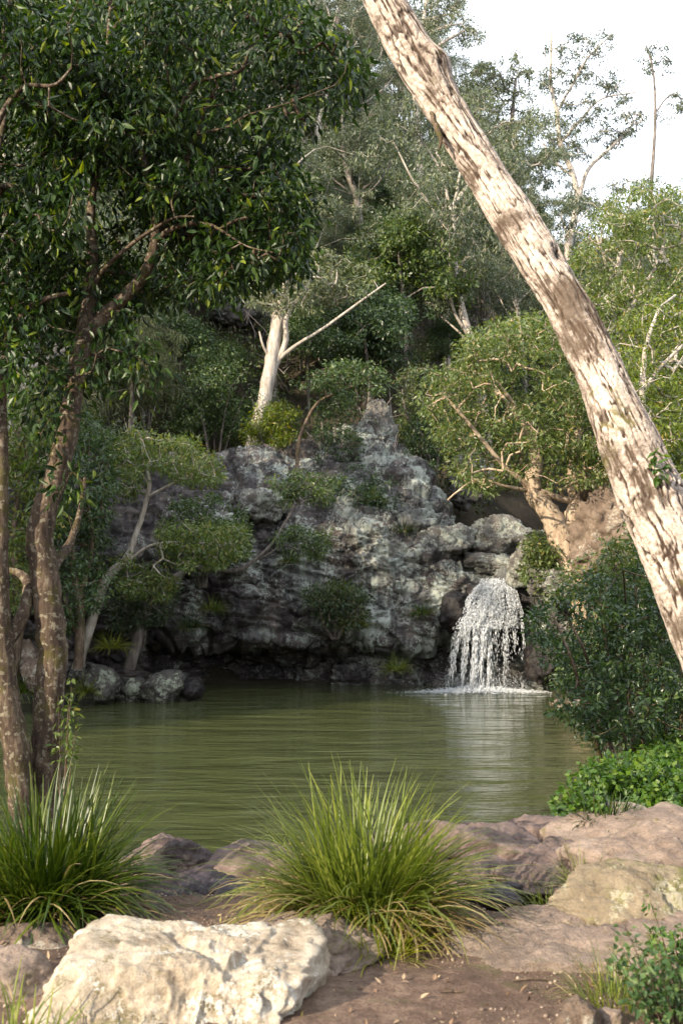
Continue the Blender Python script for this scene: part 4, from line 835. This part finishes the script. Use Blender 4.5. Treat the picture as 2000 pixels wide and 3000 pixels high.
# ------------------------------------------------------------------ rocks of the fall and the far shore
M_lichen = mat_rock('lichen_rock', (0.05, 0.045, 0.04), (0.12, 0.11, 0.10), (0.22, 0.2, 0.18), 1.0, lichen=(0.4, 0.42, 0.36), lichen_amt=0.5, moss=(0.06, 0.065, 0.02), moss_amt=0.2, bump=0.9)
M_brownrock = mat_rock('brown_rock', (0.06, 0.042, 0.03), (0.16, 0.115, 0.085), (0.28, 0.22, 0.165), 1.0, lichen=(0.4, 0.36, 0.29), lichen_amt=0.35, bump=0.9)
M_shore = mat_rock('shore_boulder', (0.025, 0.022, 0.02), (0.06, 0.054, 0.048), (0.11, 0.1, 0.085), 1.0, lichen=(0.3, 0.32, 0.24), lichen_amt=0.42, moss=(0.05, 0.055, 0.02), moss_amt=0.25, bump=0.9)
def prock(name, label, px, py, d, size, seed, mat, **kw): return rock(name, label, 'rock', at(px, py, d), size, seed, mat, **kw)
prock('boulder', 'black wet rock bulge that the waterfall runs over', 1462, 1800, 33.9, (1.25, 0.8, 1.25), 301, M_wetrock, sub=5, crack=.05)
prock('boulder', 'dark wet rock beside the left edge of the waterfall', 1335, 1800, 33.3, (0.55, 0.6, 0.75), 302, M_wetrock, crack=.05)
prock('boulder', 'dark wet ledge at the right of the waterfall lip', 1560, 1745, 33.0, (0.75, 0.8, 0.7), 303, M_wetrock, crack=.05)
prock('boulder', 'black wet rock low in the shade right of the waterfall', 1610, 1930, 31.6, (0.7, 0.8, 0.9), 304, M_wetrock, crack=.05)
for i, (lb, px, py, d, sz) in enumerate([
    ('rounded grey lichen boulder above the waterfall, nearest the cream tree', 1450, 1575, 36.0, (1.15, 1.0, 0.95)),
    ('flat lichen-crusted slab directly above the waterfall lip', 1440, 1650, 34.8, (0.95, 0.7, 0.36)),
    ('pale lichen slab wedged left above the waterfall', 1290, 1590, 35.0, (1.3, 0.9, 0.6)),
    ('small grey block on top of the rock face under the mossy patch', 1225, 1430, 37.0, (0.5, 0.5, 0.5)),
    ('grey block with white lichen at the cliff top beside the fern patch', 1110, 1510, 35.6, (0.75, 0.7, 0.45)),
    ('sloping sunlit lichen boulder at the foot of the cream tree', 1560, 1640, 32.0, (0.8, 0.9, 0.85)),
    ('low speckled rock under the cream trunk, just right of the fall', 1630, 1720, 30.4, (0.85, 0.8, 0.55)),
    ('tall grey rock pillar among shrubs above the rock face', 1105, 1310, 38.6, (0.75, 0.7, 2.0)),
    ('narrow grey rock spur behind the spreading tree', 1365, 1380, 40.0, (0.7, 0.8, 1.9)),
    ('pale bare outcrop high on the slope left of the pale gum', 690, 915, 50.0, (1.5, 1.2, 0.9)),
    ('weathered dark block on top of the rock face below the pale gum', 765, 1480, 34.6, (1.0, 0.9, 0.55)),
    ('grey ledge block at the left end of the cliff top', 640, 1540, 34.0, (0.9, 0.8, 0.5))]):
    prock('boulder', lb, px, py, d, sz, 310 + i, M_lichen, crack=.07, block=.18, sub=5)
for i, (lb, px, py, d, sz) in enumerate([
    ('big brown sunlit boulder behind the crooked stem, partly hidden by the leaning trunk', 1760, 1560, 28.5, (0.9, 0.9, 1.3)),
    ('upright pale boulder at the right of the cream tree, upper one', 1745, 1450, 30.5, (0.7, 0.8, 0.75)),
    ('brown boulder at the right edge behind the leaning trunk', 1870, 1640, 27.0, (1.0, 0.9, 1.0))]):
    prock('boulder', lb, px, py, d, sz, 330 + i, M_brownrock, crack=.08, block=.22, sub=5)
for i, (lb, px, py, d, sz, m) in enumerate([
    ('largest of the three lichen-topped boulders at the left waterline', 475, 2018, 28.6, (0.6, 0.6, 0.5), M_shore),
    ('low dark boulder left of the lichen-topped one at the waterline', 385, 2028, 28.8, (0.5, 0.6, 0.42), M_shore),
    ('small wet dark boulder right of the lichen-topped one at the waterline', 560, 2022, 28.8, (0.4, 0.4, 0.28), M_wetrock),
    ('brown boulder on the left bank seen between the two stems', 60, 1930, 26.5, (0.6, 0.6, 0.5), M_brownrock),
    ('brown boulder at the left bank right beside the leaning trunk', 110, 1975, 26.0, (0.45, 0.5, 0.45), M_brownrock),
    ('mossy dark boulder on the left bank under the many-stemmed tree', 300, 1995, 28.0, (0.5, 0.5, 0.5), M_shore)]):
    prock('boulder', lb, px, py, d, sz, 340 + i, m, crack=.05)
prock('flat_rock', 'low tan rock at the waterline under the dark bush', 1665, 2062, 24.0, (0.5, 0.5, 0.12), 350, M_brownrock)

# ------------------------------------------------------------------ right bank: dark bush, herbs, tufts
limbsK = []
rk = np.random.default_rng(61)
for k in range(9):
    x0 = 1790 + 26 * k + rk.normal() * 8; xe = 1640 + 48 * k + rk.normal() * 20; ye = 1640 + 0.35 * abs(xe - 1900) + rk.uniform(0, 160)
    limbsK.append([(x0, 2330, 16, 11.6), (x0 * .6 + xe * .4 + 10, 2120, 12, 11.6 + rk.normal() * .25), (x0 * .3 + xe * .7, 1920, 9, 11.6 + rk.normal() * .4), (xe, ye, 5, 11.6 + rk.normal() * .5)])
crownK = [(1565, 1800), (1640, 1710), (1740, 1690), (1850, 1640), (1960, 1560), (2080, 1520), (2080, 2230), (1900, 2210), (1760, 2200), (1690, 2130), (1640, 2090), (1615, 2010), (1580, 1900)]
pxtree('shrub', 'big dark glossy bush overhanging the pool at the right edge', limbsK, crownK, (10.4, 13.2), 520, (30, 0.15, 0.075, 0.03, L_bush, dict(droop=0.25, shape='lance', spread=0.8)), B_brown, 62, gap=0.5, twig_r=0.0028, minrad=0.003, attach_from=8, rmax=0.015, gscale=0.009, cat='bush')
pxtree('shrub', 'yellow-green shrub showing above the dark bush beside the leaning trunk', [[(1900, 1900, 14, 15), (1850, 1750, 10, 15), (1790, 1640, 6, 15)], [(1900, 1900, 12, 15), (1920, 1720, 8, 15), (1930, 1600, 5, 15)]], [(1600, 1760), (1640, 1690), (1760, 1620), (1860, 1540), (1980, 1500), (2060, 1700), (1880, 1760)], (14, 16.5), 170, (34, 0.2, 0.095, 0.034, L_lime, dict(droop=0.3)), B_brown, 63, gap=0.45, twig_r=0.004, minrad=0.004, attach_from=6, rmax=0.02, cat='bush')
pxtree('shrub', 'leafy green shrub on the right bank behind the dark bush, at the water', [[(1720, 2060, 14, 21), (1740, 1960, 10, 21), (1760, 1860, 6, 21)], [(1730, 2060, 14, 21), (1790, 1950, 10, 21), (1830, 1860, 6, 21)]], [(1650, 2010), (1660, 1880), (1740, 1800), (1900, 1790), (1950, 2000), (1850, 2060)], (19.5, 23), 200, (34, 0.28, 0.12, 0.045, L_rain, dict(droop=0.3)), B_brown, 64, gap=0.42, twig_r=0.005, minrad=0.006, attach_from=6, rmax=0.03, cat='bush')

def tuft(name, label, pos, seed, green=G_dark, ng=260, nd=40, sc=1.0, group=None, **kw):
    r = np.random.default_rng(seed); e = thing(name, label, 'grass', tuple(pos), group)
    a = dict(base_r=0.12 * sc, L=(0.45 * sc, 0.85 * sc), W=0.008 * max(sc, 0.6), lean=(0.05, 1.15), curl=0.8); a.update(kw)
    obj('green_blades', blades('green_blades', r, ng, green, **a), e)
    if nd:
        a2 = dict(a); a2['base_r'] = a['base_r'] * 1.25; a2['lean'] = (0.6, 1.35); a2['L'] = (a['L'][0] * .8, a['L'][1] * .85)
        obj('dry_blades', blades('dry_blades', r, nd, G_dry, **a2), e)
    return e
def gpos(px, py, d, dz=-0.02):
    p = at(px, py, d); return (p[0], p[1], H1(p[0], p[1]) + dz)

tuft('tussock', 'large bright green tussock with straw-coloured skirt in the middle of the foreground', gpos(1065, 2700, 5.05, 0.0), 401, G_blade, 900, 820, 1.0, W=0.0135, base_r=0.2, L=(0.38, 0.84), lean=(0.02, 0.9), curl=1.15)
tuft('tussock', 'large dark green tussock at the foot of the left trunks', gpos(140, 2700, 5.35, 0.0), 402, G_dark, 950, 140, 1.0, W=0.014, base_r=0.2, L=(0.4, 0.8), lean=(0.02, 1.25), curl=0.85)
tuft('tussock', 'dark strappy tussock between the herbs and the dark bush', gpos(1765, 2230, 10.8), 403, G_dark, 300, 20, 1.0, W=0.011, lean=(0.05, 1.0), base_r=.14)
tuft('grass_tuft', 'small bright grass tuft in the dirt right of the pale boulder', gpos(1110, 2850, 4.55), 404, G_blade, 150, 20, 0.34, W=0.007, base_r=0.11)
tuft('grass_tuft', 'small grass tuft just left of the one by the pale boulder', gpos(1185, 2790, 4.75), 405, G_blade, 110, 20, 0.3, W=0.006, base_r=0.1)
tuft('grass_tuft', 'grass growing in the crack left of the mossy rock', gpos(1715, 2560, 5.75, .02), 406, G_blade, 130, 40, 0.34, W=0.006, base_r=0.1)
tuft('grass_tuft', 'thin grass at the right end of the muddy puddle', gpos(1620, 2660, 5.2), 407, G_blade, 80, 30, 0.32, W=0.005, base_r=0.1)
tuft('grass_tuft', 'broad grass tuft between the rock slabs below the herbs', gpos(1770, 2445, 7.6, .1), 408, G_dark, 180, 10, 0.42, W=0.012, base_r=0.16)
tuft('grass_tuft', 'blurred grass tuft in the bottom left corner', gpos(30, 2960, 3.35), 409, G_blade, 120, 30, 0.45, W=0.008, base_r=0.14)
tuft('grass_tuft', 'grass tuft beside the little stump in the bottom right', gpos(1800, 2930, 4.0), 410, G_blade, 150, 40, 0.3, W=0.005, base_r=0.12)
for i, (px, py, d, lb) in enumerate([(1160, 1965, 32.6, 'fern-like tuft at the foot of the rock face near the water'), (1235, 1800, 32.9, 'grass hanging on the rock face left of the waterfall'), (1000, 1740, 32.6, 'dark tuft on the black streak of the rock face'), (960, 1760, 32.6, 'tuft growing in the middle of the rock face'), (1040, 1830, 32.5, 'tuft on the ledge right of the cave'),
                                     (850, 1650, 32.8, 'tuft high on the rock face under the slanting branch'), (1100, 1470, 35, 'bushy grass on the cliff top by the fern patch'), (1180, 1560, 34.6, 'green tuft among the lichen slabs'), (620, 1790, 31.8, 'drooping tuft on the dark rock above the cave'), (560, 1840, 31.6, 'lowest drooping tuft above the cave mouth'),
                                     (250, 2030, 27.6, 'green grass clump at the left waterline'), (60, 2030, 25.8, 'grass clump at the waterline between the left stems'), (330, 1900, 28.4, 'bright leafy tuft on the left bank above the boulders')]):
    tuft('grass_tuft', lb, at(px, py, d), 420 + i, G_dark if i % 2 else G_blade, 160, 20, 1.0, W=0.02, base_r=0.2, lean=(0.2, 1.5), L=(.3, .75))

# shrubs clinging to the cliff
rr_ = np.random.default_rng(470)
for i, (lb, poly, d, m) in enumerate([
    ('dark ferny shrub mass on the cliff top right of centre', [(950, 1420), (1040, 1360), (1150, 1400), (1170, 1480), (1060, 1510), (960, 1490)], 35.6, L_rain),
    ('shrub in the gap between the two grey rock spurs', [(1180, 1250), (1250, 1200), (1320, 1240), (1310, 1380), (1220, 1420), (1170, 1340)], 38.6, L_rain),
    ('shrub on the black streak in the middle of the rock face', [(900, 1720), (980, 1690), (1080, 1740), (1070, 1830), (960, 1830), (900, 1790)], 32.4, L_under),
    ('green shrub at the foot of the pale gum', [(720, 1230), (780, 1180), (870, 1190), (880, 1280), (800, 1320), (720, 1300)], 38.4, L_lime),
    ('low shrub on the ledge left of the tall rock pillar', [(920, 1180), (1000, 1130), (1060, 1200), (1050, 1340), (940, 1360)], 37.6, L_rain),
    ('dark shrub right of the tall rock pillar', [(1160, 1100), (1240, 1060), (1300, 1110), (1290, 1230), (1180, 1240)], 39.5, L_under),
    ('dark green shrub hanging over the left end of the rock face', [(480, 1480), (620, 1450), (720, 1500), (700, 1640), (560, 1680), (480, 1600)], 31.8, L_rain),
    ('leafy shrub left of the cave above the slanting trunk', [(300, 1680), (420, 1640), (520, 1720), (480, 1820), (340, 1850)], 30.4, L_under),
    ('small yellow-green shrub below the cream tree over the fall', [(1530, 1590), (1600, 1560), (1650, 1640), (1620, 1740), (1540, 1700)], 30.6, L_lime)]):
    pc = np.mean(poly, 0); bx_, by_ = pc[0], max(q[1] for q in poly) + 40
    lim = [[(bx_ + k * 8, by_, 12, d + .4), (bx_ + k * 30 + rr_.normal() * 10, (by_ + pc[1]) / 2, 9, d), (pc[0] + k * 50 + rr_.normal() * 10, pc[1] + rr_.normal() * 20, 5, d)] for k in (-1, 0, 1)]
    pxtree('shrub', lb, lim, poly, (d - 1.0, d + 1.2), 90, (42, 0.3, 0.16, 0.055, m, dict(droop=0.4)), B_grey, 480 + i, gap=0.4, twig_r=0.007, minrad=0.009, attach_from=5, rmax=0.04, cat='bush')

# herb patch and bank weeds
r = np.random.default_rng(65); hp = []
while len(hp) < 900:
    x, y = r.uniform(1.55, 5.2), 8.3 + 4.5 * r.random() ** 1.5
    if poly_sd(np.array([x]), np.array([y]))[0] < 0.12 or (y < 8.7 and x < 1.75 + r.normal() * .1) or x > 0.36 * y + .6: continue
    hp.append((x, y, 0))
hp = np.array(hp); hp[:, 2] = height(hp[:, 0], hp[:, 1]) + r.uniform(0.03, 0.42, len(hp)) * sstep(7.6, 9.2, hp[:, 1]) * sstep(0.0, 1.0, poly_sd(hp[:, 0], hp[:, 1]) + .35)
tag(obj('herb_patch', leaves('herb_patch', hp, r, 40, 0.16, 0.062, 0.04, L_herb, droop=0.3, up=1.0)), 'bright green nettle-like herbs covering the right bank', 'herbs', kind='stuff')
# weeds of the right bank further back and of the left bank
wp_ = []
while len(wp_) < 900:
    if r.random() < .6: x, y = r.uniform(3, 12), r.uniform(13, 33)
    else: x, y = r.uniform(-16, -6.5), r.uniform(18, 33)
    s_ = poly_sd(np.array([x]), np.array([y]))[0]
    if s_ < 0.25 or s_ > 4.5 or abs(x) > .36 * y + .5: continue
    wp_.append((x, y, 0))
wp_ = np.array(wp_); wp_[:, 2] = height(wp_[:, 0], wp_[:, 1]) + r.uniform(.05, .7, len(wp_))
tag(obj('bank_weeds', leaves('bank_weeds', wp_, r, 40, 0.42, 0.15, 0.055, L_under, droop=0.3, up=.9)), 'low leafy weeds along both banks of the pool', 'weeds', kind='stuff')

def sprig(name, label, base, seed, nst, h, mat, leaf=(0.05, 0.03), spread=0.25):
    r = np.random.default_rng(seed); w = Wood(); e = thing(name, label, 'plant', tuple(base)); T = []
    for k in range(nst):
        a = r.random() * 6.28; q = np.array([math.cos(a), math.sin(a), 0]) * spread * r.random() ** .5; hh = h * r.uniform(.5, 1)
        ps = w.limb([q * .3, q * .6 + [0, 0, hh * .5], q + [0, 0, hh]], [.004, .003, .0015], r, 5, 4, .4); T += list(ps[3:])
    obj('stem', w.mesh('stem', B_brown), e); obj('leaves', leaves('leaves', np.array(T), r, 4, 0.035, leaf[0], leaf[1], mat, shape='lance', droop=.2, up=1.2), e); return e
sprig('weed', 'blurred bright-leaved weed in the bottom right corner', gpos(1990, 2990, 3.75), 501, 40, 0.34, L_herb, (0.036, 0.02), 0.26)
sprig('weed', 'bright leafy weed at the right edge beside the flat slabs', gpos(2000, 2760, 4.2), 502, 22, 0.33, L_herb, (0.034, 0.02), 0.18)
sprig('weed', 'leafy shoot standing in front of the dark bush', gpos(1740, 2250, 9.9), 503, 5, 0.75, L_herb, (0.09, 0.045), 0.12)
sprig('weed', 'leafy sprig climbing the lower left trunk', at(185, 2330, 6.45), 504, 6, 0.75, L_lime, (0.055, 0.02), 0.14)
sprig('weed', 'leafy clump between the flat rocks below the herbs', gpos(1720, 2440, 7.7, .1), 505, 10, 0.28, L_herb, (0.06, 0.045), 0.16)

# ------------------------------------------------------------------ foreground rocks
M_cream = mat_rock('cream_boulder', (0.17, 0.125, 0.085), (0.42, 0.35, 0.265), (0.64, 0.58, 0.48), 3.0, lichen=(0.7, 0.66, 0.58), lichen_amt=0.4, moss=(0.12, 0.095, 0.035), moss_amt=0.34, bump=1.0, rough=0.9)
M_slab = mat_rock('slab_rock', (0.12, 0.088, 0.07), (0.235, 0.178, 0.142), (0.36, 0.285, 0.23), 1.8, moss=(0.12, 0.11, 0.03), moss_amt=0.2, bump=1.0, strata=0.45)
M_slabm = mat_rock('mossy_slab', (0.11, 0.085, 0.055), (0.22, 0.175, 0.12), (0.34, 0.29, 0.2), 1.8, lichen=(0.42, 0.38, 0.28), lichen_amt=0.38, moss=(0.13, 0.135, 0.03), moss_amt=0.42, bump=0.8)
M_pink = mat_rock('shore_rock', (0.07, 0.05, 0.045), (0.15, 0.108, 0.095), (0.26, 0.195, 0.17), 1.8, moss=(0.07, 0.065, 0.02), moss_amt=0.15, bump=0.8, wet=0.1, strata=0.3)
M_wetslab = mat_rock('wet_slab', (0.035, 0.026, 0.03), (0.075, 0.056, 0.06), (0.13, 0.10, 0.105), 1.8, rough=0.42, bump=0.7, wet=0.6, strata=0.3)

c0_ = np.array([-0.55, 3.95, 1.2])
def pl_(n, pt): n = unit(np.array(n, float)); return tuple(n) + (float(n @ (np.asarray(pt) - c0_)),)
fb = [pl_((0.02, -0.06, 1), at(560, 2690, 4.35)), pl_((0.03, -0.84, 0.54), at(500, 2860, 3.8)), pl_((0.95, -0.26, -0.2), at(870, 2860, 3.75)), pl_((-0.62, -0.30, 0.72), at(225, 2790, 3.9)), pl_((-1, 0.1, 0.25), at(60, 2950, 3.6)),
      pl_((0, 1, 0.15), (0, 4.4, 1.2)), pl_((0, 0, -1), (0, 0, 0.75)), pl_((0.8, 0.4, 0.4), at(1000, 2800, 4.15)), pl_((-0.2, -0.6, 0.77), at(420, 2745, 3.9))]
rock('boulder', 'large cream sunlit boulder filling the bottom left foreground', 'rock', c0_, (1, 1, 1), 601, M_cream, planes=fb, sub=7, k=0.02, amp=0.028, nscale=2.6, fine=0.022, crack=0.008, block=0.035)
def slab(label, px, py, d, size, seed, mat, rot=(0, 0, 0), **kw):
    a = dict(amp=0.07, nscale=2.0, fine=0.03, crack=0.035, block=0.05, sub=6, k=0.03); a.update(kw)
    if seed in (608, 609, 610, 612, 613, 614, 616, 617, 619, 620, 623): a['sub'] = 5
    return rock('flat_rock', label, 'rock', at(px, py, d), size, seed, mat, rot=rot, **a)
slab('flat tan rock top behind the cream boulder, under the middle tussock', 850, 2800, 4.5, (0.42, 0.28, 0.13), 603, M_slab)
slab('long flat tan slab nearest the dirt at right', 1640, 2812, 4.6, (0.68, 0.34, 0.09), 604, M_slab, (0.05, -0.04, 0.12))
slab('flat tan slab just behind the nearest one, below the puddle', 1580, 2735, 5.0, (0.46, 0.22, 0.1), 605, M_slab, (0.04, -0.03, 0.1))
slab('mossy lichen-spotted rock right of the grass crack', 1850, 2650, 5.2, (0.46, 0.36, 0.19), 606, M_slabm, (0, 0.05, 0.2))
slab('broad cracked brown rock at the right edge above the mossy one', 1920, 2520, 6.0, (0.6, 0.5, 0.2), 607, M_slab, (0.1, -0.12, 0.1))
slab('dark rounded rock ridge right behind the middle tussock', 1420, 2480, 7.3, (0.46, 0.3, 0.18), 608, M_pink, (0, 0.1, -0.1))
slab('knobbly tan rock at the edge of the water left of the herbs', 1600, 2465, 8.0, (0.45, 0.34, 0.2), 609, M_pink)
slab('flat pinkish block beside the puddle', 1415, 2570, 6.5, (0.26, 0.24, 0.15), 610, M_pink)
slab('sloping pink rock right of the puddle', 1650, 2560, 6.3, (0.42, 0.42, 0.15), 611, M_pink, (0.05, -0.06, 0.4))
slab('long tan rock shelf below the herb patch', 1850, 2475, 7.4, (0.62, 0.5, 0.2), 612, M_slab, (0.05, -0.05, 0))
slab('tan rock hump at the right edge of the shelf', 2030, 2470, 7.4, (0.5, 0.5, 0.2), 613, M_slab)
slab('low tan rock at the right edge beside the nearest slab', 1960, 2760, 4.85, (0.36, 0.3, 0.13), 614, M_slab)
slab('rounded pink shore rock right of the dark left tussock', 465, 2560, 7.5, (0.36, 0.36, 0.26), 615, M_pink, (0, 0, .4))
slab('small mossy rock knob behind the rounded shore rock', 545, 2530, 7.8, (0.13, 0.16, 0.2), 616, M_pink)
slab('sloping pink shore rock at the left of the middle tussock', 740, 2560, 7.5, (0.36, 0.34, 0.24), 617, M_pink, (0, -.45, .2))
slab('low wet purple rock between the two tussocks', 590, 2650, 6.4, (0.48, 0.42, 0.14), 618, M_wetslab, (0.03, 0.02, 0))
slab('dark low rock under the left tussock', 60, 2790, 4.8, (0.3, 0.25, 0.12), 619, M_brownrock)
slab('small grey rock at the far left beside the cream boulder', 40, 2880, 4.2, (0.2, 0.2, 0.14), 620, M_slab)
slab('loose dark stone lying in the puddle', 1495, 2610, 5.9, (0.07, 0.07, 0.05), 621, M_wetslab, sub=4)
slab('wet flat rock in the puddle below the middle tussock', 1420, 2632, 5.75, (0.22, 0.12, 0.07), 622, M_wetslab, sub=5)
slab('tan rock flat at the water behind the middle tussock', 1240, 2480, 7.6, (0.4, 0.4, 0.2), 623, M_pink)
rock('stump', 'small dark mossy stump at the bottom edge right of centre', 'stump', at(1690, 3000, 3.7), (0.085, 0.08, 0.1), 624, M_brownrock, sub=5, crack=.05)
rock('stone', 'pinkish stone beside the little stump', 'rock', at(1790, 2985, 3.75), (0.045, 0.04, 0.035), 625, M_slab, sub=4)

# puddle
t = NT('puddle_water'); bb = t.n('Bump', dict(Height=t.noise(t.n('NewGeometry').outputs['Position'], 14, 3), Strength=0.3, Distance=0.01)).outputs[0]
M_pud = t.done(t.n('BsdfPrincipled', {'Base Color': (0.022, 0.018, 0.012, 1), 'Roughness': 0.03, 'IOR': 1.33, 'Normal': bb}).outputs[0])
ang = np.linspace(0, 2 * np.pi, 48, endpoint=False); zp = H1(0.78, 5.9) + 0.035
Vp = np.concatenate([[[0.82, 5.85, zp]], np.stack([0.82 + 0.62 * np.cos(ang), 5.85 + 0.42 * np.sin(ang), 0 * ang + zp], 1)])
Fp = np.stack([np.zeros(48, int), 1 + np.arange(48), 1 + (np.arange(48) + 1) % 48], 1)
tag(obj('puddle_water', mesh_np('puddle_water', Vp, Fp, True, M_pud)), kind='structure')

# gravel and fallen leaves on the dirt, sticks
r = np.random.default_rng(71)
n = 7500; gx_ = r.uniform(-1.6, 2.2, n); gy_ = r.uniform(3.5, 6.6, n); ok = fbm(np.stack([gx_ * 1.6, gy_ * 1.6, 0 * gx_], 1), 3, 72) > -0.15; gx_, gy_ = gx_[ok], gy_[ok]; n = len(gx_)
gzz = surf(gx_, gy_); D, F = ico(1); s = (0.0025 + 0.010 * r.random(n) ** 4)
V = (D[None] * (s[:, None, None] * r.uniform(.6, 1.2, (n, 1, 3))) * np.array([1, 1, .7]) + np.stack([gx_, gy_, gzz + .002], 1)[:, None]).reshape(-1, 3)
Fg = (F[None] + (np.arange(n) * len(D))[:, None, None]).reshape(-1, 3)
t = NT('gravel'); isl = t.n('NewGeometry').outputs['Random Per Island']
M_grav = t.done(t.n('BsdfPrincipled', {'Base Color': t.ramp(isl, [(0, (0.10, 0.07, 0.05)), (.5, (0.22, 0.16, 0.12)), (1, (0.32, 0.26, 0.2))]), 'Roughness': .85}).outputs[0])
tag(obj('gravel', mesh_np('gravel', V, Fg, True, M_grav)), 'small stones scattered over the brown dirt', 'gravel', kind='stuff')
n = 900; lx = r.uniform(-1.8, 2.4, n); ly = r.uniform(3.5, 7, n)
M_dead = mat_leaf('dead_leaf', [(0, (0.09, 0.05, 0.03)), (.5, (0.22, 0.13, 0.075)), (.9, (0.36, 0.26, 0.16)), (1, (0.3, 0.26, 0.06))], trans=.1, rough=.7, objvar=.1, tcol=(1.1, 1, .8))
tag(obj('leaf_litter', leaves('leaf_litter', np.stack([lx, ly, surf(lx, ly) + .006], 1), r, 1, 0.004, 0.036, 0.014, M_dead, shape='lance', droop=0, spread=0.1, up=3)), 'dry brown leaves scattered on the dirt', 'leaf litter', kind='stuff')
w = Wood(); w.limb([gpos(1240, 2790, 4.75, .0), gpos(1275, 2750, 4.85, .03), gpos(1310, 2710, 5.0, .05), gpos(1325, 2690, 5.1, .0)], [.014, .018, .016, .012], r, 8, 6, .3)
tag(obj('root', w.mesh('root', B_brown)), 'gnarled dark root curling at the right foot of the middle tussock', 'root')
for i, (a, b_, lb) in enumerate([((1500, 2870), (1620, 2905), 'thin brown twig lying on the dirt below the flat slabs'), ((1290, 2960), (1370, 2945), 'short brown stick lying on the dirt near the bottom edge')]):
    w = Wood(); d = 4.2 - .15 * i; w.limb([gpos(*a, d, .006), gpos((a[0] + b_[0]) / 2, (a[1] + b_[1]) / 2 - 8, d, .012), gpos(*b_, d, .006)], [.004, .005, .002], r, 5, 5, .5)
    tag(obj('stick', w.mesh('stick', B_brown)), lb, 'stick')
